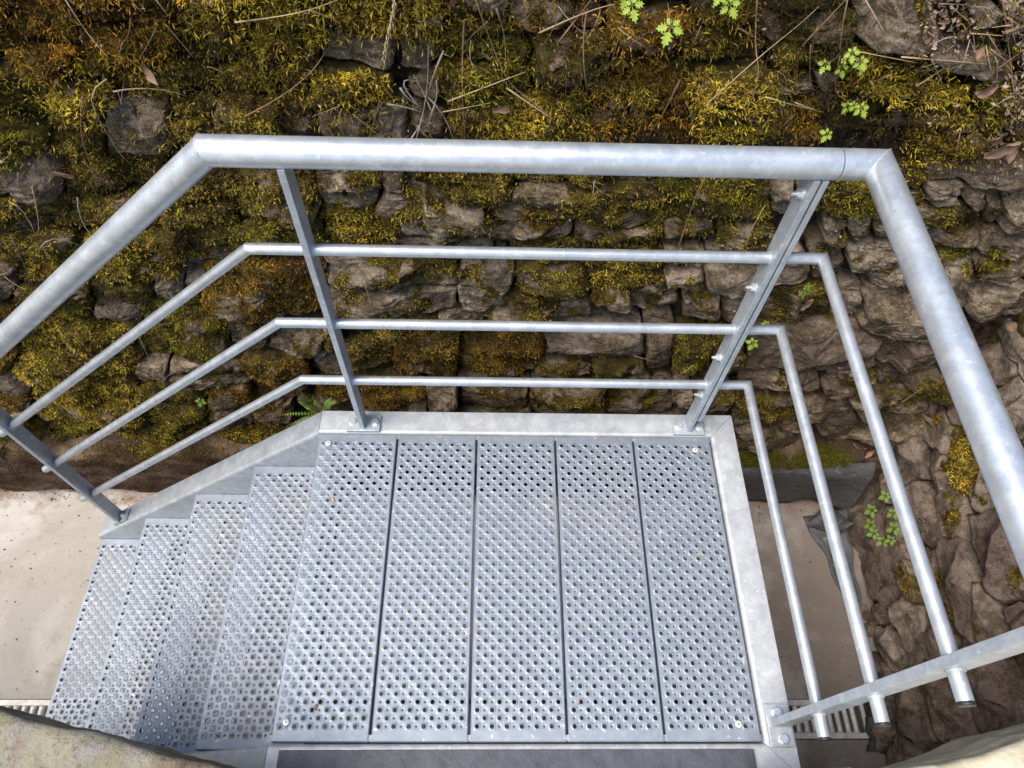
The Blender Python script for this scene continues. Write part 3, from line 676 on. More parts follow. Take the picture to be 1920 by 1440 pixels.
def fold(s, t):
    A = np.array(on_axis(1512, 985, 2, -.985)); B = np.array(on_axis(1550, 942, 2, -.96)); Cc = np.array(on_axis(1600, 985, 2, -.95)); D = np.array(on_axis(1572, 1003, 2, -.975))
    p = (A*(1-s)+D*s)*(1-t)+(B*(1-s)+Cc*s)*t
    h = .05*math.sin(math.pi*t)*(.35+.65*s)+.022*math.sin(2.5*math.pi*s)*t*(1-t)*3
    return (p[0], p[1], p[2]+h)
tag(sheet('liner_fold', fold, 24, 16, M_liner), 'crumpled dark rubber liner corner folded up over the floor strip', 'liner')
def scrap(s, t):
    a = on_axis(1628, 1345, 2, -.985); b = on_axis(1637, 1408, 2, -.985); p = a+(b-a)*s
    return (p[0]+.022*(t-.5)*(1+.5*math.sin(9*s))+.006*math.sin(11*s), p[1], p[2]+.02*math.sin(math.pi*t)*(1+.4*math.sin(13*s)))
tag(sheet('liner_scrap', scrap, 16, 6, M_liner), 'small torn black rubber scrap beside the end of the drain cover', 'scrap')

# ================================================================== STEEL STAIRCASE
stair = thing('metal_staircase', 'galvanised steel landing and stairs with perforated treads and tubular railings', 'staircase', (0.5, .35, -1))
stair.location = (0, 0, 0)
PIT = .0153
def cell(large):
    N = 12; an = np.array([math.pi/4+2*math.pi*k/N for k in range(N)]); cs = np.stack([np.cos(an), np.sin(an)], -1)
    sq = cs/np.abs(cs).max(1, keepdims=True)*PIT/2
    rings = [(None, 0)] + ([(.0068, .0001), (.0060, .0008), (.0056, .0010), (.0048, .0009), (.0044, .0005)] if large else
                           [(.0064, -.0000), (.0040, -.0003), (.0020, -.0005), (.0016, -.0010)])
    V = [np.concatenate([sq if r is None else cs*r, np.full((N, 1), z)], 1) for r, z in rings]; V = np.concatenate(V)
    Q = [(a*N+k, a*N+(k+1) % N, (a+1)*N+(k+1) % N, (a+1)*N+k) for a in range(len(rings)-1) for k in range(N)]
    return V, np.array(Q)
CL, CSm = cell(True), cell(False)
def panel_mesh(name, width, length, nc, nr=43, lip=.03, gap=.0026):
    ox = (width-nc*PIT)/2; oy = (length-nr*PIT)/2; VV = []; QQ = []; k = 0
    for j in range(nr):
        for i in range(nc):
            v, q = CL if (i+j) % 2 == 0 else CSm
            v = v.copy()
            if (i+j) % 2 == 0:
                sc = 1+.06*math.sin(i*12.9+j*4.1); v[12:, :2] *= sc; v[12:, 2] *= 1+.12*math.sin(i*7.7+j*2.3)
            VV.append(v+np.array([ox+(i+.5)*PIT, oy+(j+.5)*PIT, 0])); QQ.append(q+k); k += len(v)
    x0, x1, y0, y1 = gap, width-gap, 0., length
    b = .002
    bx = [(x0+b, ox), (ox+nc*PIT, x1-b)]
    ex = []
    def quad(a, b_, c, d):
        nonlocal k
        VV.append(np.array([a, b_, c, d], float)); QQ.append(np.array([[0, 1, 2, 3]])+k); k += 4
    ya, yb = oy, oy+nr*PIT
    quad((x0+b, y0+b, 0), (x1-b, y0+b, 0), (x1-b, ya, 0), (x0+b, ya, 0)); quad((x0+b, yb, 0), (x1-b, yb, 0), (x1-b, y1-b, 0), (x0+b, y1-b, 0))
    for xa, xb in bx: quad((xa, ya, 0), (xb, ya, 0), (xb, yb, 0), (xa, yb, 0))
    # rounded rims and folded lips
    rim = [(x0+b, y0+b), (x1-b, y0+b), (x1-b, y1-b), (x0+b, y1-b)]; out = [(x0, y0), (x1, y0), (x1, y1), (x0, y1)]
    for a in range(4):
        c = (a+1) % 4
        quad((*rim[a], 0), (*out[a], -b), (*out[c], -b), (*rim[c], 0)); quad((*out[a], -b), (*out[a], -lip), (*out[c], -lip), (*out[c], -b))
    # end tongues that close the slot between neighbouring panels
    if gap > .001:
        for (p, q2) in ((0., .014), (length-.014, length)):
            quad((-.0005, p+.001, -.0015), (x0+b, p+.001, -.0008), (x0+b, q2-.001, -.0008), (-.0005, q2-.001, -.0015)); quad((x1-b, p+.001, -.0008), (width+.0005, p+.001, -.0015), (width+.0005, q2-.001, -.0015), (x1-b, q2-.001, -.0008))
    return npmesh(name, np.concatenate(VV), np.concatenate(QQ), M_deck, False)
me_panel = panel_mesh('deck_panel', .2, DD, 12)
def screw_mesh():
    n = 14; V = []; F = []
    for r, z in ((.0070, 0), (.0068, .0014), (.0050, .0022), (.0, .0024)):
        for k in range(n): V.append((r*math.cos(2*math.pi*k/n), r*math.sin(2*math.pi*k/n), z))
    for a in range(3):
        for k in range(n): F.append((a*n+k, a*n+(k+1) % n, (a+1)*n+(k+1) % n, (a+1)*n+k))
    me = mesh('screw', V, F, M_screw, True); bm = bmesh.new(); bm.from_mesh(me)
    for an in (.6, .6+math.pi/2):
        mm = Matrix.Rotation(an, 4, 'Z'); vs = [bm.verts.new(mm @ Vector(p)) for p in ((-.003, -.0006, .0027), (.003, -.0006, .0027), (.003, .0006, .0027), (-.003, .0006, .0027))]
        f = bm.faces.new(vs); f.material_index = 1
    bm.to_mesh(me); bm.free(); me.materials.append(M_cap); return me
me_screw = screw_mesh()
sp = [on_axis(u, v, 2, .0)[:2] for u, v in ((616, 832), (537, 1355), (1303, 845), (1384, 1358))]
for i in range(5):
    p = obj('deck_panel', me_panel, stair, (.2*i, 0, .0))
    for (x, y) in sp:
        if .2*i < x < .2*i+.2: obj('screw', me_screw, p, (x-.2*i, y, .0026))
TG, TH, TX, TD = .2307, .1997, .0124, .245
me_tread = panel_mesh('tread', TD, .7, 15, 43, .035, .0004)
for k in range(1, 5): obj('tread', me_tread, stair, (TX-TG*k, .002, -TH*k))

# cold-formed C sections: profile (outward offset, height)
def cprof(web=.17, fl=.065, t=.005, r=.009):
    o = [(0, -web)]; o += [(r-r*math.cos(a), -r+r*math.sin(a)) for a in np.linspace(0, math.pi/2, 6)]
    o += [(fl-.001, 0), (fl, -.001), (fl, -t)]; ri = r-t
    o += [(t+ri-ri*math.cos(a), -r+ri*math.sin(a)) for a in np.linspace(math.pi/2, 0, 4)]; o += [(t, -web+.0)]
    return o
def sweep2(name, fa, fb, parent, prof, mat=M_chan, nseg=1):
    V = []; n = len(prof)
    for s in range(nseg+1):
        for q in prof: V.append(Vector(fa(*q)).lerp(Vector(fb(*q)), s/nseg))
    F = [(s*n+k, s*n+(k+1) % n, (s+1)*n+(k+1) % n, (s+1)*n+k) for s in range(nseg) for k in range(n)]
    F += [tuple(range(n))[::-1], tuple(nseg*n+k for k in range(n))]
    me = mesh(name, V, F, mat, False); bm = bmesh.new(); bm.from_mesh(me); bmesh.ops.recalc_face_normals(bm, faces=bm.faces); bm.to_mesh(me); bm.free()
    return obj(name, me, parent)
CP = cprof(); G = .003; ZC = -.001
sweep2('far_channel', lambda o, h: (-.001, DD+G+o, ZC+h), lambda o, h: (DW+G+o-.0006, DD+G+o, ZC+h), stair, CP)
sweep2('side_channel', lambda o, h: (DW+G+o, DD+G+o-.0006, ZC+h), lambda o, h: (DW+G+o, -G-o+.0006, ZC+h), stair, CP)
sweep2('front_channel', lambda o, h: (DW+G+o-.0006, -G-o, ZC+h), lambda o, h: (-.001, -G-o, ZC+h), stair, CP)
# sloped stringers (upper edge follows the treads)
SL = .850; L0 = math.hypot(1, SL); CPs = cprof(.205)
XE = -.915
def strg(sgn, y0):
    def at(x): return lambda o, h: (x + (-h)*0, y0+sgn*o, ZC-.001+SL*x + h*L0 if h > -.05 else ZC-.001+SL*x+h*L0)
    return at
f = strg(1, DD+G); sweep2('stringer', f(-.003), f(XE), stair, CPs, M_galv)
f = strg(-1, -G); sweep2('stringer', f(-.003), f(XE), stair, CPs, M_galv)
# support flats below the deck
for a, b in (((.012, .02, -.062), (.062, DD-.02, -.056)), ((.94, .02, -.062), (.99, DD-.02, -.056)), ((.065, .004, -.062), (.935, .040, -.056)), ((.065, DD-.012, -.062), (.935, DD-.004, -.020))):
    MB().box(a, b).build('support_flat', M_galv, stair)
for k in range(1, 5):
    x = TX-TG*k
    for y in (.006, .672): MB().box((x+.02, y, -TH*k-.045), (x+TD-.02, y+.03, -TH*k-.039)).build('tread_bracket', M_galv, stair)

# ---- railings
YP, ZH = .730, .8544; ZR = (.2063, .423, .6405); XA, XB, XR = .109, .951, 1.038; RT, RS = .0242, .0108
SLR = .848; YPF = .033
def tubeobj(name, path, r, parent=stair, mat=M_rail, n=28, caps=True):
    V, F = tube(path, r, n, caps); me = mesh(name, V, F, mat, True)
    for p in me.polygons:
        if len(p.vertices) > 4: p.use_smooth = False
    sharp = me.attributes.new('sharp_edge', 'BOOLEAN', 'EDGE')
    o = obj(name, me, parent)
    segs = len(path)
    inner = set(i*n+k for i in range(1, segs-1) for k in range(n))
    for e in me.edges:
        a, b = e.vertices
        if a in inner and b in inner and a//n == b//n: sharp.data[e.index].value = True
    return o
XJ = .972
XL = -.88
h1 = tubeobj('handrail', [(XL, YP, ZH+SLR*XL), (-.002, YP, ZH), (XJ, YP, ZH)], RT)
h2 = tubeobj('handrail', [(XJ+.0016, YP, ZH), (XR, YP, ZH), (XR, -.06, ZH)], RT)
tubeobj('joint_sleeve', [(XJ-.02, YP, ZH), (XJ+.02, YP, ZH)], RT-.0022, stair, M_cap)
def bead(name, c, R_, r, axis, parent, arc=(0, 2*math.pi)):
    """weld bead: lumpy torus"""
    c = Vector(c); ax = Vector(axis).normalized(); a = ax.orthogonal().normalized(); b = ax.cross(a); n1, n2 = 30, 6; V = []; F = []
    for i in range(n1):
        t = 2*math.pi*i/n1; d = a*math.cos(t)+b*math.sin(t); rr = r*(1+.25*math.sin(i*2.7))
        for j in range(n2): s = 2*math.pi*j/n2; V.append(c+d*(R_+rr*math.cos(s))+ax*rr*math.sin(s))
    for i in range(n1):
        for j in range(n2): F.append((i*n2+j, ((i+1) % n1)*n2+j, ((i+1) % n1)*n2+(j+1) % n2, i*n2+(j+1) % n2))
    obj(name, mesh(name, V, F, M_galv, True), parent)
def corner_weld(c, d1, d2, Rr, r, parent):
    d1, d2 = Vector(d1).normalized(), Vector(d2).normalized(); nn = (d1+d2).normalized(); a = d1.orthogonal().normalized(); b = d1.cross(a); pts = []
    for i in range(41):
        t = 2*math.pi*i/40; q = a*math.cos(t)+b*math.sin(t); pts.append(Vector(c)+(q-d1*(q.dot(nn)/d1.dot(nn)))*Rr)
    V, F = tube(pts, r, 6, False, [r*(1+.3*math.sin(i*1.9)) for i in range(41)]); obj('weld', mesh('weld', V, F, M_galv, True), parent)
corner_weld((-.002, YP, ZH), (1, 0, SLR), (1, 0, 0), RT-.0006, .0014, h1); corner_weld((XR, YP, ZH), (1, 0, 0), (0, -1, 0), RT-.0006, .0014, h2)
XP = -.800
for z in ZR:
    g = tubeobj('guard_rail', [(XP-.042, YP, z+SLR*(XP-.042)), (.0, YP, z), (XB+.003, YP, z)], RS, n=18)
    tubeobj('end_cap', [(XP-.0405, YP, z+SLR*(XP-.0405)), (XP-.046, YP, z+SLR*(XP-.046))], RS*.98, g, M_galv, 18)
    for x in (XA-.0065, XA+.0065, XB-.0065-.006): bead('weld', (x, YP, z), RS, .0022, (1, 0, 0), g)
    bead('weld', (XP+.0075, YP, z+SLR*(XP+.0075)), RS, .0026, (1, 0, SLR), g)
    g = tubeobj('guard_rail', [(XB+.006, YP, z), (XR, YP, z), (XR, -.0125, z)], RS, n=18)
    tubeobj('end_cap', [(XR, -.0120, z), (XR, -.0175, z)], RS*1.0, g, M_cap, 18)
    for y in (YPF+.0085, YPF-.0085): bead('weld', (XR, y, z), RS, .0024, (0, 1, 0), g)
def bar(name, a, b, bevel=.0012): return MB().box(a, b).build(name, M_galv, stair, False, bevel)
def hexbolt():
    V = []; F = []; n = 6
    lay = [(.0100, 0, 20), (.0100, .0022, 20)]
    m = MB()
    def prism(r, z0, z1, n, top=None):
        v = [(r*math.cos(2*math.pi*k/n), r*math.sin(2*math.pi*k/n), z0) for k in range(n)]+[(r*math.cos(2*math.pi*k/n), r*math.sin(2*math.pi*k/n), z1-.001) for k in range(n)]
        v += [(r*.88*math.cos(2*math.pi*k/n), r*.88*math.sin(2*math.pi*k/n), z1) for k in range(n)]
        f = [(k, (k+1) % n, n+(k+1) % n, n+k) for k in range(n)]+[(n+k, n+(k+1) % n, 2*n+(k+1) % n, 2*n+k) for k in range(n)]+[tuple(2*n+k for k in range(n)), tuple(range(n))[::-1]]
        m.add(v, f)
    prism(.0112, 0, .0020, 20); prism(.0096, .0021, .0092, 6)
    return mesh('bolt', m.V, m.F, M_bolt)
me_bolt = hexbolt()
def plate(x0, x1, y0, y1, bolts, name='base_plate', z=ZC):
    p = MB().box((x0, y0, z+.0005), (x1, y1, z+.0085)).build(name, M_galv, stair, False, .0012)
    for i, (x, y) in enumerate(bolts): obj('bolt', me_bolt, p, (x, y, z+.0085), (0, 0, .4+i*.7))
    return p
bar('post', (XA-.006, YP-.020, ZC+.008), (XA+.006, YP+.020, ZH-RT*.75))
plate(XA-.040, XA+.044, YP-.026, YP+.020, ((XA-.026, YP-.001), (XA+.031, YP-.001)))
bar('post', (XB-.012, YP-.020, ZC+.008), (XB-.001, YP+.020, ZH-RT*.75))
bar('post', (XB+.0025, YP-.020, .065), (XB+.0125, YP+.020, ZH-RT*.75))
plate(XB-.046, XB+.036, YP-.026, YP+.020, ((XB-.031, YP-.003), (XB+.024, YP-.003)))
# bolts clamping the two middle posts together
def clamp():
    m = MB(); V, F = tube([(0, 0, 0), (-.015, 0, 0)], .0036, 12); m.add(V, F)
    V, F = tube([(0, 0, 0), (-.0085, 0, 0)], .0080, 6); m.add(V, F); V, F = tube([(0, 0, 0), (-.0018, 0, 0)], .0105, 16); m.add(V, F)
    V, F = tube([(-.015, 0, 0), (-.018, 0, 0)], .0028, 12); m.add(V, F)
    return mesh('clamp_bolt', m.V, m.F, M_bolt)
me_clamp = clamp()
for z in (.795, .560, .322, .165): obj('clamp_bolt', me_clamp, stair, (XB-.012, YP-.002, z))
# front post of the side railing
bar('post', (XR-.019, YPF-.0075, ZC+.008), (XR+.019, YPF+.0075, ZH-RT*.75))
plate(XR-.025, XR+.024, YPF-.044, YPF+.036, ((XR-.002, YPF+.020), (XR+.002, YPF-.030)))
# lower post on the sloped stringer
zb = SL*XP+.002
bar('post', (XP-.006, YP-.020, zb-.004), (XP+.006, YP+.020, ZH+SLR*XP-RT*.8))
ang = math.atan(SL)
Mx = Matrix.Translation((XP, YP+.002, SL*XP+.001)) @ Matrix.Rotation(-ang, 4, 'Y')
p = MB().box((-.030, -.020, 0), (.048, .022, .008), Mx).build('base_plate', M_galv, stair, False, .001)
b = obj('bolt', me_bolt, p); b.matrix_local = Mx @ Matrix.Translation((.026, 0, .008))
b = obj('bolt', me_bolt, p); b.matrix_local = Mx @ Matrix.Translation((-.020, 0, .008))

# ---- dark slab bridging landing and terrace
slab = MB().box((.024, -.60, .0005), (.976, -.0145, .007)).build('threshold_slab', M_plate, None, False, .0015)
tag(slab, 'dark worn slate slab bridging from the terrace onto the steel landing', 'slab')

# ---- drain covers in the floor
def grate(x0, x1, label):
    t = thing('drain_cover', label, 'drain cover', ((x0+x1)/2, .155, ZG), 'slotted drain covers set into the floor')
    y0, y1 = .095, .215; c = (x0+x1)/2
    m = MB(); z0, z1 = -.004, .006; yr = .155
    for a, b in (((x0, y0), (x1, y0+.018)), ((x0, y1-.018), (x1, y1)), ((x0, y0+.018), (x0+.012, y1-.018)), ((x1-.012, y0+.018), (x1, y1-.018))):
        m.box((a[0]-c, a[1]-yr, z0), (b[0]-c, b[1]-yr, z1))
    m.build('frame', M_grate, t, False, .001)
    n = int((x1-x0-.024)/.0265); st = (x1-x0-.024)/n
    me = None
    for i in range(1, n):
        x = x0+.012+st*i-c
        if me is None:
            V = []; F = []
            pr = [(-.0085, -.004), (-.0082, .002), (-.004, .0068), (.004, .0068), (.0082, .002), (.0085, -.004)]
            for y, sx in ((-.043, 1.45), (-.036, 1.08), (-.028, 1), (.028, 1), (.036, 1.08), (.043, 1.45)):
                V += [(a*sx, y, b2) for a, b2 in pr]
            for s in range(5):
                for k in range(5): F.append((s*6+k, s*6+k+1, (s+1)*6+k+1, (s+1)*6+k))
            F += [tuple(range(6)), tuple(30+k for k in range(6))[::-1]]
            me = mesh('bar', V, F, M_grate, True)
        obj('bar', me, t, (x, 0, 0))
    return t
grate(1.222, 1.722, 'slotted metal drain cover by the foot of the rubble side wall')
grate(-1.475, -.975, 'slotted metal drain cover below the lowest perforated stair tread')

# ---- retaining wall below the terrace and its parapet stones
def blocky(name, x0, x1, y0, y1, z0, z1, nx, ny, nz, edgefn=None, amp=.012, rnd=.03, mat=M_sand, seed=0):
    bm = bmesh.new(); bmesh.ops.create_cube(bm, size=1)
    bmesh.ops.subdivide_edges(bm, edges=bm.edges[:], cuts=max(nx, ny, nz), use_grid_fill=True)
    me = bpy.data.meshes.new(name); bm.to_mesh(me); bm.free()
    V = np.zeros(len(me.vertices)*3); me.vertices.foreach_get('co', V); V = V.reshape(-1, 3)*2
    sz = np.array([x1-x0, y1-y0, z1-z0])/2; c = np.array([x0+x1, y0+y1, z0+z1])/2
    Q = V*sz; inn = np.clip(Q, -(sz-rnd), sz-rnd); d = Q-inn; ln = np.linalg.norm(d, axis=1, keepdims=True)
    Q = np.where(ln > 1e-9, inn+d/np.maximum(ln, 1e-9)*np.minimum(ln, rnd), Q)+c
    if edgefn: Q = edgefn(Q)
    nrm = d/np.maximum(ln, 1e-9)
    Q = Q+nrm*(fbm(Q*9+seed, 4)*amp)[:, None]+nrm*(fbm(Q*45+seed, 3)*amp*.22)[:, None]
    me.vertices.foreach_set('co', Q.astype(np.float32).ravel()); me.materials.append(mat)
    me.polygons.foreach_set('use_smooth', [True]*len(me.polygons)); me.update(); return me
rw = tag(obj('retaining_wall', blocky('retaining_wall', -3.2, 2.4, -.56, -.078, -1.05, -.03, 60, 8, 14, None, .01, .02, M_sand, 3)),
         'sandstone retaining wall under the terrace behind the landing', 'retaining wall')
# left parapet: sheared in plan; the edge is read from the photograph at parapet height
def edge_left(Q):
    Q = Q.copy(); t = np.clip((Q[:, 1]+.5)/.5, 0, 1); x = Q[:, 0]
    Q[:, 1] += t*(-.245*(x+.06)) - .035*t*sstep(.0, .12, x); return Q
def edge_right(Q):
    Q = Q.copy(); t = np.clip((Q[:, 1]+.5)/.5, 0, 1); x = Q[:, 0]
    Q[:, 1] += t*(.17*(x-1.0)-.02*np.sin((x-1)*9)); return Q
pl = tag(obj('parapet_stone', blocky('parapet_stone', -.80, .10, -.50, -.045, -.03, .30, 40, 20, 16, edge_left, .0065, .016, M_sand, 11)),
         'weathered sandstone parapet block with greenish streaks beside the stairs', 'parapet')
pr_ = tag(obj('parapet_stone', blocky('parapet_stone', .93, 1.80, -.50, -.068, -.03, .30, 40, 20, 16, edge_right, .0055, .016, M_pale, 27)),
          'pale yellowish sandstone parapet block beside the front post of the side railing', 'parapet')

# ================================================================== SMALL THINGS ON THE WALL
def smooth_path(P, n=5):
    P = [np.array(p) for p in P]; out = []
    for i in range(len(P)-1):
        p0 = P[max(i-1, 0)]; p1 = P[i]; p2 = P[i+1]; p3 = P[min(i+2, len(P)-1)]
        for k in range(n):
            t = k/n
            out.append(.5*((2*p1)+(-p0+p2)*t+(2*p0-5*p1+4*p2-p3)*t*t+(-p0+3*p1-3*p2+p3)*t**3))
    out.append(P[-1]); return out
def stem(name, px, r, mat, label, cat, group=None, H=HF, off=.005, taper=.65, parent=None):
    n = max(2, int(sum(math.dist(px[i], px[i+1]) for i in range(len(px)-1))/28))
    pts2 = smooth_path([(x, y) for x, y in px], max(2, n//max(1, len(px)-1)+1))
    W3 = [H.px(x, y, off, 2) for x, y in pts2]
    for _ in range(2):   # stems are stiff: relax the depth along their length
        W3 = [W3[0]]+[(W3[i-1]+2*W3[i]+W3[i+1])/4 for i in range(1, len(W3)-1)]+[W3[-1]]
    k = len(W3); rads = [r*(1-taper*i/(k-1))*(1+.15*math.sin(i*2.1)) for i in range(k)]
    V, F = tube(W3, r, 6, True, rads)
    o = obj(name, mesh(name, V, F, mat, True), parent)
    if label: tag(o, label, cat, group)
    return o
MARK = [(250, 250, 'beside the bare grey stone under the handrail slope'), (380, 230, 'near the handrail bend over the stairs'), (735, 40, 'beside the hanging straw grass spike'), (800, 190, 'by the knot of grey rootlets'), (940, 205, 'by the reddish leaf sunk in moss'),
        (1258, 50, 'near the lobed leaf on a red stalk'), (1160, 20, 'near the twin light green leaves'), (1380, 30, 'below the pale leaves over orange moss'), (1570, 110, 'beside the seedling of six leaves'), (1610, 205, 'by the small seedling under yellow moss'), (1500, 230, 'above the joint of the top handrail'),
        (1780, 70, 'in the leaf litter of the wall corner'), (1890, 270, 'by the curled dead leaves of the wall corner'), (1540, 560, 'by the dark seedling behind the rails'), (1690, 790, 'where the two stone walls meet'), (1300, 400, 'behind the top rail by the twin clamped posts'), (50, 440, 'on the stones behind the sloping handrail'),
        (1215, 670, 'on the pale stone behind the middle rails'), (130, 60, 'in rusty orange moss high on the wall'), (330, 80, 'between cushions high on the wall'), (560, 30, 'over bright moss at the wall top'), (1615, 850, 'on the footing ledge in the corner'), (860, 835, 'behind the edge of the landing'), (540, 170, 'by the dark hollow above the handrail bend')]
used_labels = {}
def where(px, base):
    x, y = px[len(px)//2] if len(px) > 2 else ((px[0][0]+px[1][0])/2, (px[0][1]+px[1][1])/2)
    m = min(MARK, key=lambda k: (k[0]-x)**2+(k[1]-y)**2)[2]; L = sum(math.dist(px[i], px[i+1]) for i in range(len(px)-1)); ch = math.dist(px[0], px[-1])
    v = abs(px[-1][1]-px[0][1]) > 1.6*abs(px[-1][0]-px[0][0]); hz = abs(px[-1][0]-px[0][0]) > 2.2*abs(px[-1][1]-px[0][1])
    return '%s %s %s %s %s' % ('long' if L > 120 else ('short' if L < 60 else 'middling'), 'bent' if L/ch > 1.05 else 'straight', 'upright' if v else ('level' if hz else 'slanting'), base, m)
ST = 'pale dry stem lying across the moss'; TW = 'thin brown twig caught in the moss'; RT_ = 'grey rootlet hanging from a gap between mossy stones'
straw = [[(440, 42), (560, 25), (645, -5)], [(580, 18), (640, 42)], [(120, -5), (165, 65), (205, 110)], [(290, -5), (315, 30)], [(310, 45), (365, 110)], [(212, 172), (250, 165), (310, 167), (350, 180)],
         [(200, 148), (155, 180), (205, 250), (215, 280), (245, 308)], [(830, 210), (920, 193)], [(840, 190), (985, 135)], [(950, 165), (1000, 200), (1040, 225)], [(1320, 200), (1420, 110), (1500, 45), (1535, 12)],
         [(1620, -5), (1658, 60)], [(1435, 182), (1480, 195), (1545, 210)], [(1490, 192), (1545, 212)], [(1465, 238), (1495, 212)], [(1690, 107), (1850, 120)], [(1718, 162), (1770, 128)], [(1600, 95), (1720, 118)],
         [(1010, 62), (1100, 22), (1150, 8)], [(1600, 832), (1632, 864)], [(60, 350), (75, 420), (70, 440)], [(20, 380), (45, 392), (68, 442)]]
twig = [[(460, 218), (530, 180), (590, 130), (612, 92)], [(1505, 85), (1590, -5)], [(1590, -5), (1577, 60), (1575, 105)], [(1575, 105), (1565, 150), (1568, 185), (1602, 190)], [(1420, -5), (1415, 90), (1425, 140), (1400, 210)],
        [(1390, 55), (1440, 85)], [(1520, 85), (1517, 140), (1522, 170)], [(1745, 30), (1770, 75)], [(1880, -5), (1900, 160), (1910, 275)], [(1870, 130), (1935, 82)], [(1275, 150), (1240, 220), (1215, 255)], [(1050, 75), (1112, -5)],
        [(1690, 755), (1742, 720)], [(1145, 122), (1172, 30)], [(890, -5), (945, 140), (985, 180), (1040, 225)], [(1270, 470), (1300, 380), (1320, 330)], [(1800, 250), (1785, 330)], [(155, 180), (150, 250), (170, 310)], [(20, 440), (60, 530)],
        [(1850, 60), (1905, 150)], [(1575, 548), (1680, 545)], [(1190, 668), (1245, 682)], [(870, 40), (866, 150), (872, 260)], [(1100, 22), (1092, 90), (1100, 170)], [(930, 15), (948, 70), (947, 130)], [(1780, 130), (1880, 95)], [(1740, 60), (1800, 110)]]
roots = [[(780, 262), (800, 180), (803, 85)], [(800, 180), (835, 215), (850, 262)], [(790, 205), (762, 172), (752, 148), (780, 150)], [(832, 95), (812, 140), (800, 185)], [(725, 195), (760, 200), (790, 210)], [(782, 235), (806, 262)], [(770, 262), (785, 238)],
         [(812, 215), (790, 165), (775, 140)], [(805, 225), (822, 180), (818, 150)], [(75, 465), (95, 440), (150, 460)], [(145, 370), (148, 410), (170, 440)], [(750, 165), (768, 190), (790, 200)], [(850, 820), (868, 835), (862, 848)]]
for p in straw: stem('dry_stem', p, random.uniform(.0009, .0017), M_straw, where(p, 'pale dry stem'), 'stem', 'pale dry stems on the mossy wall')
for p in twig: stem('twig', p, random.uniform(.0011, .0019), M_twig, where(p, 'brown twig'), 'twig', 'brown twigs on the mossy wall')
for p in roots: stem('rootlet', p, random.uniform(.0012, .0024), M_grey, where(p, 'grey rootlet'), 'rootlet', 'grey rootlets in the mossy wall')
# fine stray grass stems
for i in range(70):
    x = random.uniform(-20, 1900); y = random.uniform(0, 470) if random.random() < .8 else random.uniform(470, 760); a = random.gauss(1.6, .8); l = random.uniform(25, 95)
    x2, y2 = x+l*math.cos(a), y+l*math.sin(a)
    stem('dry_stem', [(x, y), ((x+x2)/2+random.gauss(0, 7), (y+y2)/2+random.gauss(0, 7)), (x2, y2)], random.uniform(.0005, .0009), random.choice((M_straw, M_twig, M_grey)), 'hair-thin dry grass stem dangling over the mossy stones', 'stem', 'hair-thin stray stems on the mossy wall')
for i in range(22):
    x = random.uniform(1735, 1915); y = random.uniform(0, 320) if x > 1870 else random.uniform(0, 120); a = random.uniform(0, 3.14); l = random.uniform(25, 70)
    stem('twig', [(x, y), (x+l*.5*math.cos(a)+random.gauss(0, 4), y+l*.5*math.sin(a)), (x+l*math.cos(a), y+l*math.sin(a))], random.uniform(.0006, .0014), random.choice((M_twig, M_grey, M_straw)), 'dry twig tangled in the litter at the top of the wall corner', 'twig', 'tangled twigs in the upper corner litter')
# seed spike of straw hanging down
g = thing('grass_spike', 'pale straw grass spike hanging down over the moss', 'grass')
s0 = stem('stalk', [(742, -20), (735, 30), (728, 80), (719, 132)], .0016, M_straw, None, None, parent=g, off=.014)
for i in range(22):
    t = i/21; x = 741-22*t+random.uniform(-3, 3); y = -5+115*t
    p = HF.px(x, y, .016, 2); d = Vector((random.uniform(-.4, .4), -.2, -1)).normalized(); q = Vector(p)
    V, F = tube([q, q+d*.006, q+d*.013], .0018, 5, True, [.0006, .0021, .0003]); obj('spikelet', mesh('spikelet', V, F, M_straw, True), g)

# ---- herb leaves: lobed leaflets on thin stalks
def leaf_mesh(seed, mat):
    rr = random.Random(seed); V = []; F = []
    def leaflet(an, ln, wd):
        out = [(0, 0), (.26, .05), (.44, .62), (.46, .24), (.66, .66), (.68, .26), (.86, .40), (.88, .14), (1.08, 0)]
        pts = [(a, b) for a, b in out]; n0 = len(V); ca, sa = math.cos(an), math.sin(an)
        mid = [(a, 0) for a, b in pts]
        for (a, b) in pts:
            for sgn in (1, 0, -1):
                x, y = a*ln, sgn*b*wd; z = -.12*ln*a*a+.10*abs(y)+.01*ln*math.sin(9*a)
                V.append((x*ca-y*sa, x*sa+y*ca, z))
        for i in range(len(pts)-1):
            for s in (0, 1): k = n0+i*3+s; F.append((k, k+3, k+4, k+1))
    for an, ln in ((0, 1.0), (1.25, .82), (-1.25, .82), (2.35, .55), (-2.35, .55)):
        leaflet(an+rr.uniform(-.12, .12), ln*rr.uniform(.9, 1.1), .56*ln)
    return mesh('leaf', V, F, mat, False)
LM = [leaf_mesh(s, M_leaf) for s in range(3)]; LD = [leaf_mesh(s+9, M_leafd) for s in range(3)]
def put_leaf(px, py, size, parent, H=HF, dark=False, off=.022, turn=None):
    p = Vector(H.px(px, py, off, 2)); wl = H.wl
    s = size/FPX*(p-Vector(CAM)).length*.58
    n = (Vector(wl.n)*.75+Vector((random.uniform(-.3, .3), -.2, .65))).normalized()
    a = random.uniform(0, 6.28) if turn is None else turn
    down = Vector((math.cos(a)*.5, 0, -1)); xax = (down-n*down.dot(n)).normalized()
    Mx = Matrix((xax, n.cross(xax), n)).transposed().to_4x4()
    o = obj('leaf', random.choice(LD if dark else LM), parent); o.matrix_local = Matrix.Translation(p) @ Mx @ Matrix.Scale(s, 4)
    return p
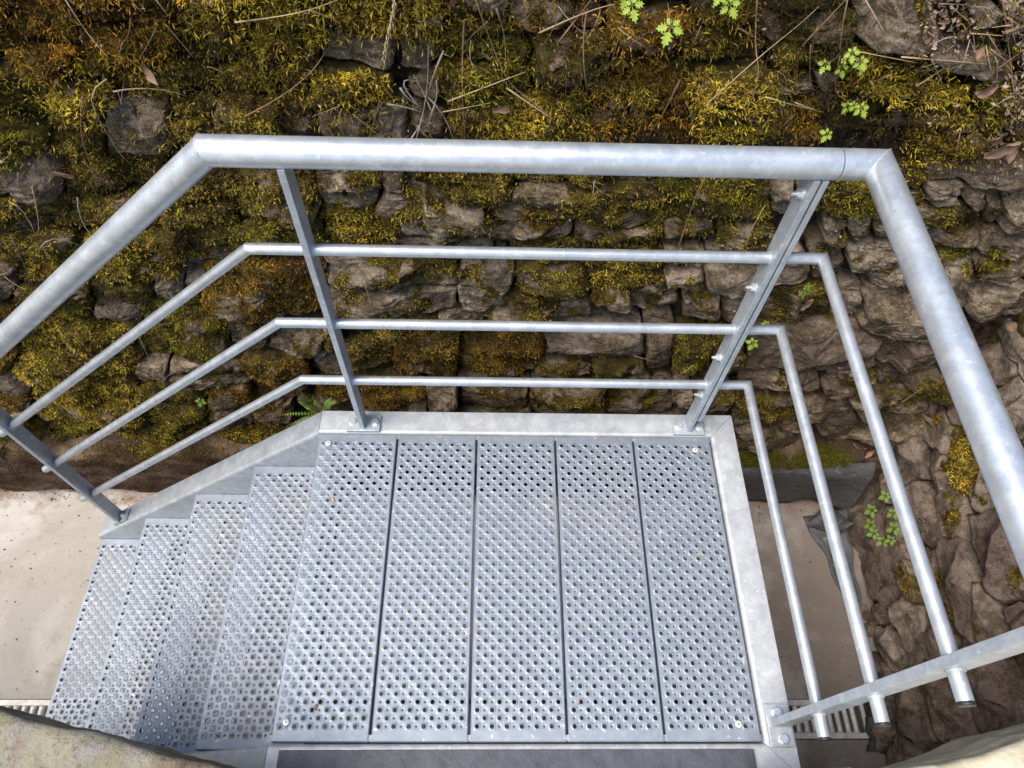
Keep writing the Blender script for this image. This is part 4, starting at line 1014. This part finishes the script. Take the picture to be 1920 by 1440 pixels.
def herb(label, leaves, root=None, H=HF, dark=False, group=None):
    g = thing('herb_seedling', label, 'plant', group=group)
    for (x, y, sz) in leaves:
        p = put_leaf(x, y, sz, g, H, dark)
        rx, ry = root if root else (x+random.uniform(-6, 6), y-sz*.9)
        b = Vector(H.px(rx, ry, -.002, 1)); mid = (p+b)/2+Vector(H.wl.n)*.008
        V, F = tube([b, mid, p], .0007, 5); obj('stalk', mesh('stalk', V, F, M_twig, True), g)
herb('fresh green herb seedling of six leaves beside a bright yellow moss cushion', [(1548, 120, 27), (1578, 128, 26), (1598, 98, 28), (1614, 114, 28), (1582, 112, 14), (1618, 125, 22)], (1580, 92))
herb('small green herb seedling under a bright yellow moss cushion', [(1590, 198, 24), (1615, 202, 30), (1602, 196, 18)], (1608, 182))
herb('fresh green lobed leaf hanging on a red stalk from the mossy wall', [(1258, 50, 50)], (1252, 5))
herb('twin light green leaves at the end of a brown stem on dark moss', [(1185, 10, 42), (1172, -8, 34)], (1180, -40))
herb('pale green leaves above orange moss beside a bent twig', [(1368, 8, 40), (1352, -10, 30)], (1350, -30))
herb('tiny yellow-green leaf just above the joint of the top handrail', [(1552, 250, 26)], (1548, 232))
herb('dark green seedling next to a dead brown leaf behind the middle rails', [(1514, 537, 20), (1506, 550, 18)], (1512, 575), HF, True)
herb('single palmate leaf on a dark stone below the twin clamped posts', [(1412, 642, 28)], (1420, 660))
herb('tiny leaf behind the twin clamped posts at the second rail', [(1437, 606, 18)], (1440, 618))
herb('small tongue-shaped leaf between moss cushions above the stair stringer', [(376, 752, 22)], (380, 770), HF, True)
herb('bushy green herb with palmate leaves rooted in the rubble side wall', [(1662, 930, 24), (1636, 956, 26), (1676, 962, 22), (1634, 984, 26), (1678, 990, 26), (1640, 1000, 24), (1656, 1014, 22), (1672, 1012, 20)], (1658, 980), HS, True)
# ---- fern with paired pinnae behind the landing corner
fern = thing('spleenwort_fern', 'bright green spleenwort fern growing behind the corner of the landing', 'fern')
def pinna():
    V = [(0, 0, 0), (.3, .42, .04), (.75, .46, .02), (1, 0, -.08), (.75, -.46, .02), (.3, -.42, .04)]
    return mesh('pinna', V, [(0, 1, 2, 3), (0, 3, 4, 5)], M_fern)
me_pin = pinna()
fr0 = Vector(on_axis(604, 776, 1, .90))
for tip in ((563, 733), (562, 748), (560, 754), (526, 778), (548, 796), (586, 742), (590, 752), (630, 752), (622, 745), (535, 802), (570, 762)):
    tp = Vector(on_axis(tip[0], tip[1], 1, .885+random.uniform(-.03, .03))); sag = Vector((0, -.01, .022))
    pts = [fr0.lerp(tp, k/14)+sag*math.sin(math.pi*k/14)*1.0 for k in range(15)]
    V, F = tube(pts, .0006, 5, True, [.0007*(1-.6*k/14) for k in range(15)]); f = obj('frond', mesh('frond', V, F, M_twig, True), fern)
    MM = MB()
    for k in range(2, 15):
        d = (pts[k]-pts[k-1]).normalized(); n = Vector((0, -.55, .83)); n = (n-d*n.dot(d)).normalized(); sd = d.cross(n)
        for s in (1, -1):
            ln = .0052*(math.sin(math.pi*(.18+.75*k/15)))*random.uniform(.85, 1.15); x = (sd*s+d*.3).normalized(); y = n.cross(x)
            MM.add([pts[k]+x*(a*ln)+y*(b*ln)+n*(c*ln) for a, b, c in ((0, 0, 0), (.3, .42, .04), (.75, .46, .02), (1, 0, -.08), (.75, -.46, .02), (.3, -.42, .04))], [(0, 1, 2, 3), (0, 3, 4, 5)])
    MM.build('pinnae', M_fern, f)
# ---- dead leaves
def dead_leaf(px, py, size, label, H=HF, group=None, z=None):
    p = Vector(H.px(px, py, .010, 2)) if z is None else Vector(on_axis(px, py, 2, z))
    s = size/FPX*(p-Vector(CAM)).length*.5; V = []; F = []; n = 7; rr = random.Random(px*31+py)
    for i in range(n+1):
        t = i/n; w = math.sin(math.pi*min(.97, t*.93+.04))*.55
        for j in range(-2, 3):
            V.append(((t-.5)*2*s, w*j/2*s*(1+.12*rr.uniform(-1, 1)), s*(.35*(j/2)**2+.25*math.sin(3*t+px)+.08*rr.uniform(-1, 1))))
    for i in range(n):
        for j in range(4): a = i*5+j; F.append((a, a+5, a+6, a+1))
    o = obj('dead_leaf', mesh('dead_leaf', V, F, M_dead, True)); nn = (Vector(H.wl.n) if z is None else Vector((0, 0, 1)))+Vector([random.uniform(-.5, .5) for _ in range(3)]); nn.normalize()
    x = Vector((random.uniform(-1, 1), 0, random.uniform(-1, 1))); x = (x-nn*x.dot(nn)).normalized()
    o.matrix_world = Matrix.Translation(p) @ Matrix((x, nn.cross(x), nn)).transposed().to_4x4()
    return tag(o, label, 'dead leaf', group)
dead_leaf(1512, 570, 26, 'curled brown dead leaf under a dark green seedling'); dead_leaf(121, 325, 26, 'pinkish dead leaf at the edge of a bare grey stone')
dead_leaf(284, 136, 34, 'brown dried pod resting in a hollow of the upper moss')
dead_leaf(940, 205, 30, 'reddish dead leaf sunk in a bright moss cushion')
for x, y, s in ((1880, 275, 44), (1848, 165, 34), (1868, 262, 26), (1895, 290, 26), (1838, 100, 20), (1770, 40, 16), (1805, 60, 18), (1905, 50, 26)):
    dead_leaf(x, y, s, 'curled brown dead leaf in the litter at the top of the wall corner', HF, 'dead leaves in the upper corner litter')
for x, y, s in ((1612, 845, 24), (1630, 850, 20), (1590, 850, 16), (1580, 765, 18), (1575, 690, 18), (1640, 850, 18), (1895, 610, 26)):
    dead_leaf(x, y, s, 'small rust-brown leaf in a gap of the lower wall corner', HF, 'small dead leaves in the lower corner')

# ---- litter flakes (uncountable)
def flakes(pts, nrm, cols, name, label, smin=.002, smax=.007):
    n = len(pts); r = rng.normal(size=(n, 3)); a = np.cross(nrm, r); a /= np.linalg.norm(a, axis=1, keepdims=True)+1e-9; b = np.cross(nrm, a)
    tilt = nrm*rng.normal(0, .5, (n, 1)); s = rng.uniform(smin, smax, (n, 1)); el = rng.uniform(.15, .7, (n, 1))
    V = np.stack([pts-a*s-b*s*el*.6, pts+a*s*.2-b*s*el+tilt*s*.4, pts+a*s+b*s*el*.5+tilt*s, pts-a*s*.3+b*s*el], 1).reshape(-1, 3)
    me = npmesh(name, V, np.arange(n*4).reshape(n, 4), M_litter)
    set_col(me, 'col', np.repeat(np.concatenate([cols, np.ones((n, 1))], 1), 4, 0))
    return tag(obj(name, me), label, 'leaf litter', kind='stuff')
BR = np.array([(.20, .12, .075), (.11, .07, .045), (.32, .25, .18), (.22, .17, .13), (.07, .05, .035)])
pts = []
while len(pts) < 750:
    x, y = rng.uniform(1735, 1930), rng.uniform(-10, 335)
    if (x < 1835 and y < 118) or (x > 1880) or (y > 245 and x > 1850) or rng.random() < .05: pts.append(HF.px(x, y, rng.uniform(.0, .012), 1))
pts = np.array(pts); flakes(pts, np.tile(far.n*.6+np.array([0, 0, .6]), (len(pts), 1)), BR[rng.integers(0, 5, len(pts))]*rng.uniform(.7, 1.3, (len(pts), 1)), 'leaf_litter', 'brown leaf and twig litter heaped at the top of the wall corner', .002, .0065)
pts = []
while len(pts) < 900:
    x, y = rng.uniform(0, 1760), rng.uniform(0, 780); pts.append(HF.px(x, y, rng.uniform(.0, .006), 1))
pts = np.array(pts); flakes(pts, np.tile(far.n, (len(pts), 1)), BR[rng.integers(0, 5, len(pts))]*rng.uniform(.8, 1.6, (len(pts), 1)), 'leaf_litter', 'scattered bits of bark and dry leaf caught in the moss of the tall wall', .0015, .005)
fx = np.concatenate([rng.uniform(-2, -.2, 260), rng.uniform(1.05, 1.8, 240), rng.uniform(-1.9, 1.8, 500)]); fyy = np.concatenate([rng.uniform(-.05, .95, 500), .97-np.abs(rng.normal(0, .035, 500))])
k = ~((fyy > .09) & (fyy < .22)); fx, fyy = fx[k], fyy[k]; pts = np.stack([fx, fyy, np.full(len(fx), ZG+.003)], -1)
flakes(pts, np.tile([0., 0, 1.], (len(pts), 1)), BR[rng.integers(0, 5, len(pts))]*rng.uniform(.6, 1.1, (len(pts), 1)), 'floor_debris', 'tiny dark crumbs of leaf and bark scattered on the concrete floor', .0012, .005)
# rubble pieces at the foot of the side wall
def pebble(x, y, z, s, label, group):
    bm = bmesh.new(); bmesh.ops.create_icosphere(bm, subdivisions=2, radius=1)
    V = np.array([v.co[:] for v in bm.verts]); V *= (1+.35*fbm(V*1.3+x*37+y*11, 3))[:, None]; V *= np.array([1, .75, .55])*s; a = x*91; V = V@np.array([[math.cos(a), math.sin(a), 0], [-math.sin(a), math.cos(a), 0], [0, 0, 1]])
    for v, c in zip(bm.verts, V): v.co = c
    me = bpy.data.meshes.new('loose_stone'); bm.to_mesh(me); bm.free(); me.materials.append(M_stone)
    set_col(me, 'sc', np.tile([0, .35, .3, 1], (len(me.vertices), 1)))
    return tag(obj('loose_stone', me, None, (x, y, z+s*.3)), label, 'stone', group)
for i in range(16):
    y = random.uniform(-.04, .75); x = 1.745+.13*y+random.uniform(-.012, .03)
    if .09 < y < .22: x = 1.765
    pebble(x, y, ZG, random.uniform(.010, .026), 'small loose stone lying at the foot of the rubble side wall', 'loose stones along the side wall')

# a few bits of leaf blown onto the deck
def deck_bit(px, py, z, s, label, mat):
    p = Vector(on_axis(px, py, 2, z)); rr = random.Random(px); V = []; F = []
    for i in range(4):
        for j in range(3): V.append((p.x+s*(i-1.5)*.6*math.cos(px)+s*(j-1)*.35*math.sin(px), p.y+s*(i-1.5)*.6*math.sin(px)-s*(j-1)*.35*math.cos(px), p.z+.001+s*.18*rr.random()))
    for i in range(3):
        for j in range(2): a = i*3+j; F.append((a, a+3, a+4, a+1))
    tag(obj('leaf_scrap', mesh('leaf_scrap', V, F, mat, True)), label, 'leaf scrap')
deck_bit(1178, 938, .002, .006, 'tiny dark leaf scrap on the fourth deck panel from the stairs', M_dead)
deck_bit(624, 936, .002, .008, 'small straw-coloured tuft on the deck panel next to the stairs', M_straw)
deck_bit(592, 1326, .002, .007, 'brown leaf scrap near the front screw of the panel next to the stairs', M_dead)
deck_bit(1085, 1318, .002, .005, 'reddish leaf scrap by the slot of the fourth deck panel', M_dead)
deck_bit(1310, 1040, .002, .005, 'small green leaf scrap on the deck panel beside the side railing', M_leaf)
deck_bit(155, 1203, -.80, .006, 'dark leaf scrap on the lowest stair tread', M_dead)
for i in range(26):
    x = random.choice((random.uniform(-1.7, -.95), random.uniform(1.1, 1.7))); y = .95-abs(random.gauss(0, .05)) if i % 3 else random.uniform(.25, .9)
    pebble(x, y, ZG, random.uniform(.0025, .006), 'pea-sized pebble lying on the concrete floor', 'pebbles on the concrete floor')
